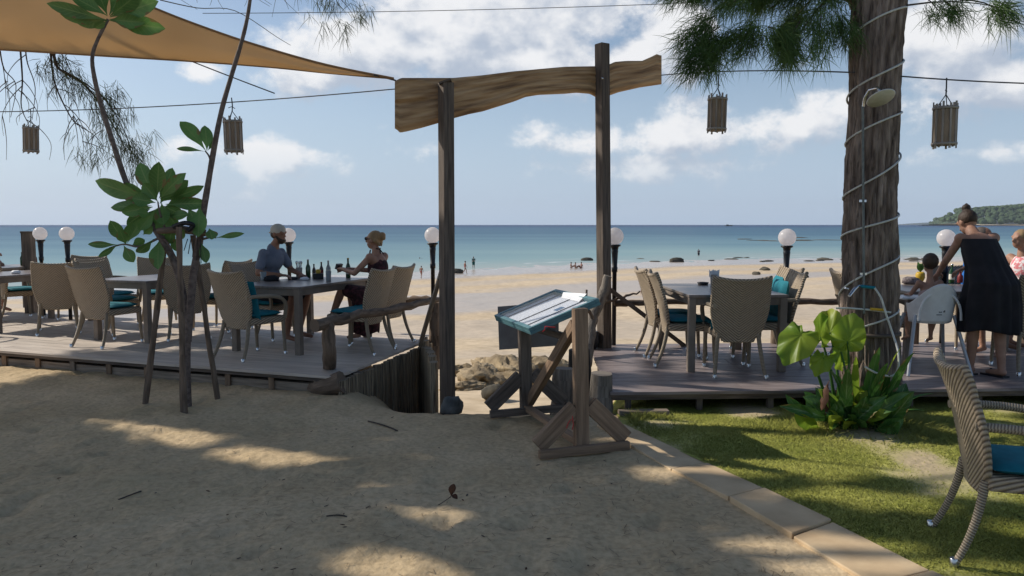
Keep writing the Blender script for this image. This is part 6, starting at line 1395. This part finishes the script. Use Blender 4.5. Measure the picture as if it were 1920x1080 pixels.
def lump(name, px, py, size, mat, label, cat, z=TZ, sd=0): c = onz(px, py, z); b = MB(); b.ell((0, 0, 0), 1, n=14); b.v = [tuple(V(p) * (1 + .25 * noise.noise(V(p) * 2 + V((sd, 0, 0))))) for p in b.v]; b.v = [(p[0] * size[0], p[1] * size[1], max(p[2], -.55) * size[2] + .55 * size[2]) for p in b.v]; o = b.build(name, mat); o.location = c; tag(o, label, cat)
lump('crumpled_napkin', 571, 525, (.055, .04, .025), paper_m, 'crumpled white napkin beside the ashtray on the couple\'s table', 'napkin'); lump('small_bag', 508, 527, (.10, .07, .045), black_cl, 'dark bag lying on the table in front of the man', 'bag', sd=3)
lump('folded_napkin', 30, 513, (.06, .05, .03), paper_m, 'white napkin on the sunlit table at the left edge', 'napkin', sd=4); lump('patterned_pouch', 1708, 533, (.10, .07, .055), M('pouch', (.05, .04, .045), (.24, .2, .2), 40, .9), 'patterned pouch on the table just right of the trunk', 'pouch', sd=5)
c = onz(494, 527, TZ); mb = MB(); mb.lathe([(.028, .0), (.036, .11), (.033, .11), (.026, .008), (0, .008)], c, 16); tag(mb.build('drinking_glass', gl_clear), 'tumbler by the chair back in front of the man', 'glass')
c = onz(1725, 527, TZ); t = thing('pineapple_pot', 'yellow pot with green sprigs on the table left of the toddler', 'pot', tuple(c)); mb = MB(); mb.lathe([(.035, 0), (.052, .04), (.05, .09), (.035, .11), (.03, .1), (0, .1)], c, 14); mb.build('pot', yel, t)
for k in range(6): leaf('sprig', c + Z(.1), c + V((math.cos(k) * .04, math.sin(k) * .04, .19 + .02 * (k % 3))), .03, strap_m, t)
bottle(1784, 531, .22, .03, gl_green, 'green bottle between the toddler and the woman in black', metal_m, lab_w); bottle(1800, 530, .13, .03, dkred, 'dark red jar beside the green bottle near the woman in black', dkred)
bottle(42, 498, .22, .03, gl_green, 'dark green bottle at the left edge near the square post', black_pl); bottle(67, 497, .2, .026, gl_brown, 'dark red bottle below the leftmost globe lamp', dkred, dkred); lump('white_cup', 56, 498, (.045, .045, .07), paper_m, 'white cup on the far left table', 'cup', sd=6)

# ------------------------------------------------------------------ litter on the sand
c = onz(836, 948, .005); dl_ = thing('dry_leaf', 'curled reddish dry leaf with a long dark stalk on the open sand', 'leaf', tuple(c)); pts = [at(818, 950, c.y), at(830, 942, c.y), at(846, 931, c.y - .01)]
mb = MB(); mb.tube([pts[0] + Z(.003)] + pts[1:], .0025, 5); mb.build('stalk', twig_m, dl_); leaf('blade', at(845, 932, c.y), at(851, 907, c.y), .045, red_leaf, dl_, .5, .1, -.6); leaf('blade', at(846, 928, c.y), at(858, 936, c.y - .03), .03, red_leaf, dl_, -.4, .15, .5)
random.seed(77)
for (a, b_, r_, lab) in (((690, 790), (745, 806), .006, 'long reddish twig on the sand left of the menu stand'), ((575, 715), (640, 738), .008, 'thin stick on the sand below the log railing'), ((222, 938), (265, 925), .004, 'thin twig on the shaded sand at the lower left'), ((612, 970), (650, 972), .004, 'dark twig lying on the sand near the lower middle')):
    A = onz(*a, 0); B = onz(*b_, 0); A.z = sand_z(A.x, A.y) + r_ * .7; B.z = sand_z(B.x, B.y) + r_ * .7; mid = A.lerp(B, .5); mid.z = sand_z(mid.x, mid.y) + r_ + .006; mb = MB(); mb.tube(bezier([A, mid + V((.02, .02, 0)), B], 8), r_, 6); tag(mb.build('twig', twig_m), lab, 'twig')
for k in range(60):
    px = random.uniform(40, 1300); py = random.uniform(740, 1075); q = onz(px, py, 0)
    if q.x > pathx(q.y, PL) - .1 or q.y > 6.4: continue
    q.z = sand_z(q.x, q.y) + .004; s = random.uniform(.005, .014); a = random.uniform(0, 6.3); mb = MB(); d = V((math.cos(a), math.sin(a), random.uniform(0, .4))) * s; x = V((-math.sin(a), math.cos(a), 0)) * s * random.uniform(.3, .6)
    mb.slab([q - d, q + x, q + d, q - x], (0, 0, .003)); tag(mb.build('leaf_scrap', red_leaf if k % 3 == 0 else twig_m), 'tiny dry leaf scrap on the trodden sand', 'leaf scrap', 'leaf scraps scattered on the sand')

# dry casuarina needles and grit strewn over the sand
r_l = np.random.default_rng(41); vs = []; fs = []
while len(fs) < 1100:
    px = r_l.uniform(-40, 1500); py = 745 + 350 * r_l.random() ** .8; q = onz(px, py, 0)
    if q.x > pathx(q.y, PL) - .05 or q.y > 6.6 or noise.noise(V((q.x * .8, q.y * .8, 4))) + r_l.normal(0, .35) < .02: continue
    z = sand_z(q.x, q.y) + .004; a = r_l.uniform(0, 6.3); l = r_l.uniform(.008, .03); w_ = r_l.uniform(.001, .0022); d = V((math.cos(a), math.sin(a), 0)); x = V((-d.y, d.x, 0)); b0 = len(vs)
    vs += [tuple(V((q.x, q.y, z)) + v_) for v_ in (-d * l - x * w_, -d * l + x * w_, d * l + x * w_ + Z(.003), d * l - x * w_ + Z(.003))]; fs.append((b0, b0 + 1, b0 + 2, b0 + 3))
me = bpy.data.meshes.new('needle_litter'); me.from_pydata(vs, [], fs); me.materials.append(M('litter', (.17, .12, .075), (.32, .24, .15), 5, .9)); me.update(); tag(link('needle_litter', me), 'dry needle litter strewn over the trodden sand', 'litter', None, 'stuff')

# ------------------------------------------------------------------ haze
m = bpy.data.materials.new('sea_haze'); m.use_nodes = True; t = m.node_tree; t.nodes.remove(t.nodes['Principled BSDF']); pv = t.nodes.new('ShaderNodeVolumePrincipled'); pv.inputs['Density'].default_value = 3.2e-5; pv.inputs['Color'].default_value = (.82, .9, 1, 1); pv.inputs['Anisotropy'].default_value = .2
t.links.new(pv.outputs[0], t.nodes['Material Output'].inputs['Volume'])
mb = MB(); mb.add([(x, y, z) for z in (-14, 340) for y in (-400, 14500) for x in (-14000, 14000)], [(0, 2, 3, 1), (4, 5, 7, 6), (0, 1, 5, 4), (2, 6, 7, 3), (0, 4, 6, 2), (1, 3, 7, 5)]); tag(mb.build('haze', m), 'pale sea haze over the whole bay', 'haze', None, 'stuff')
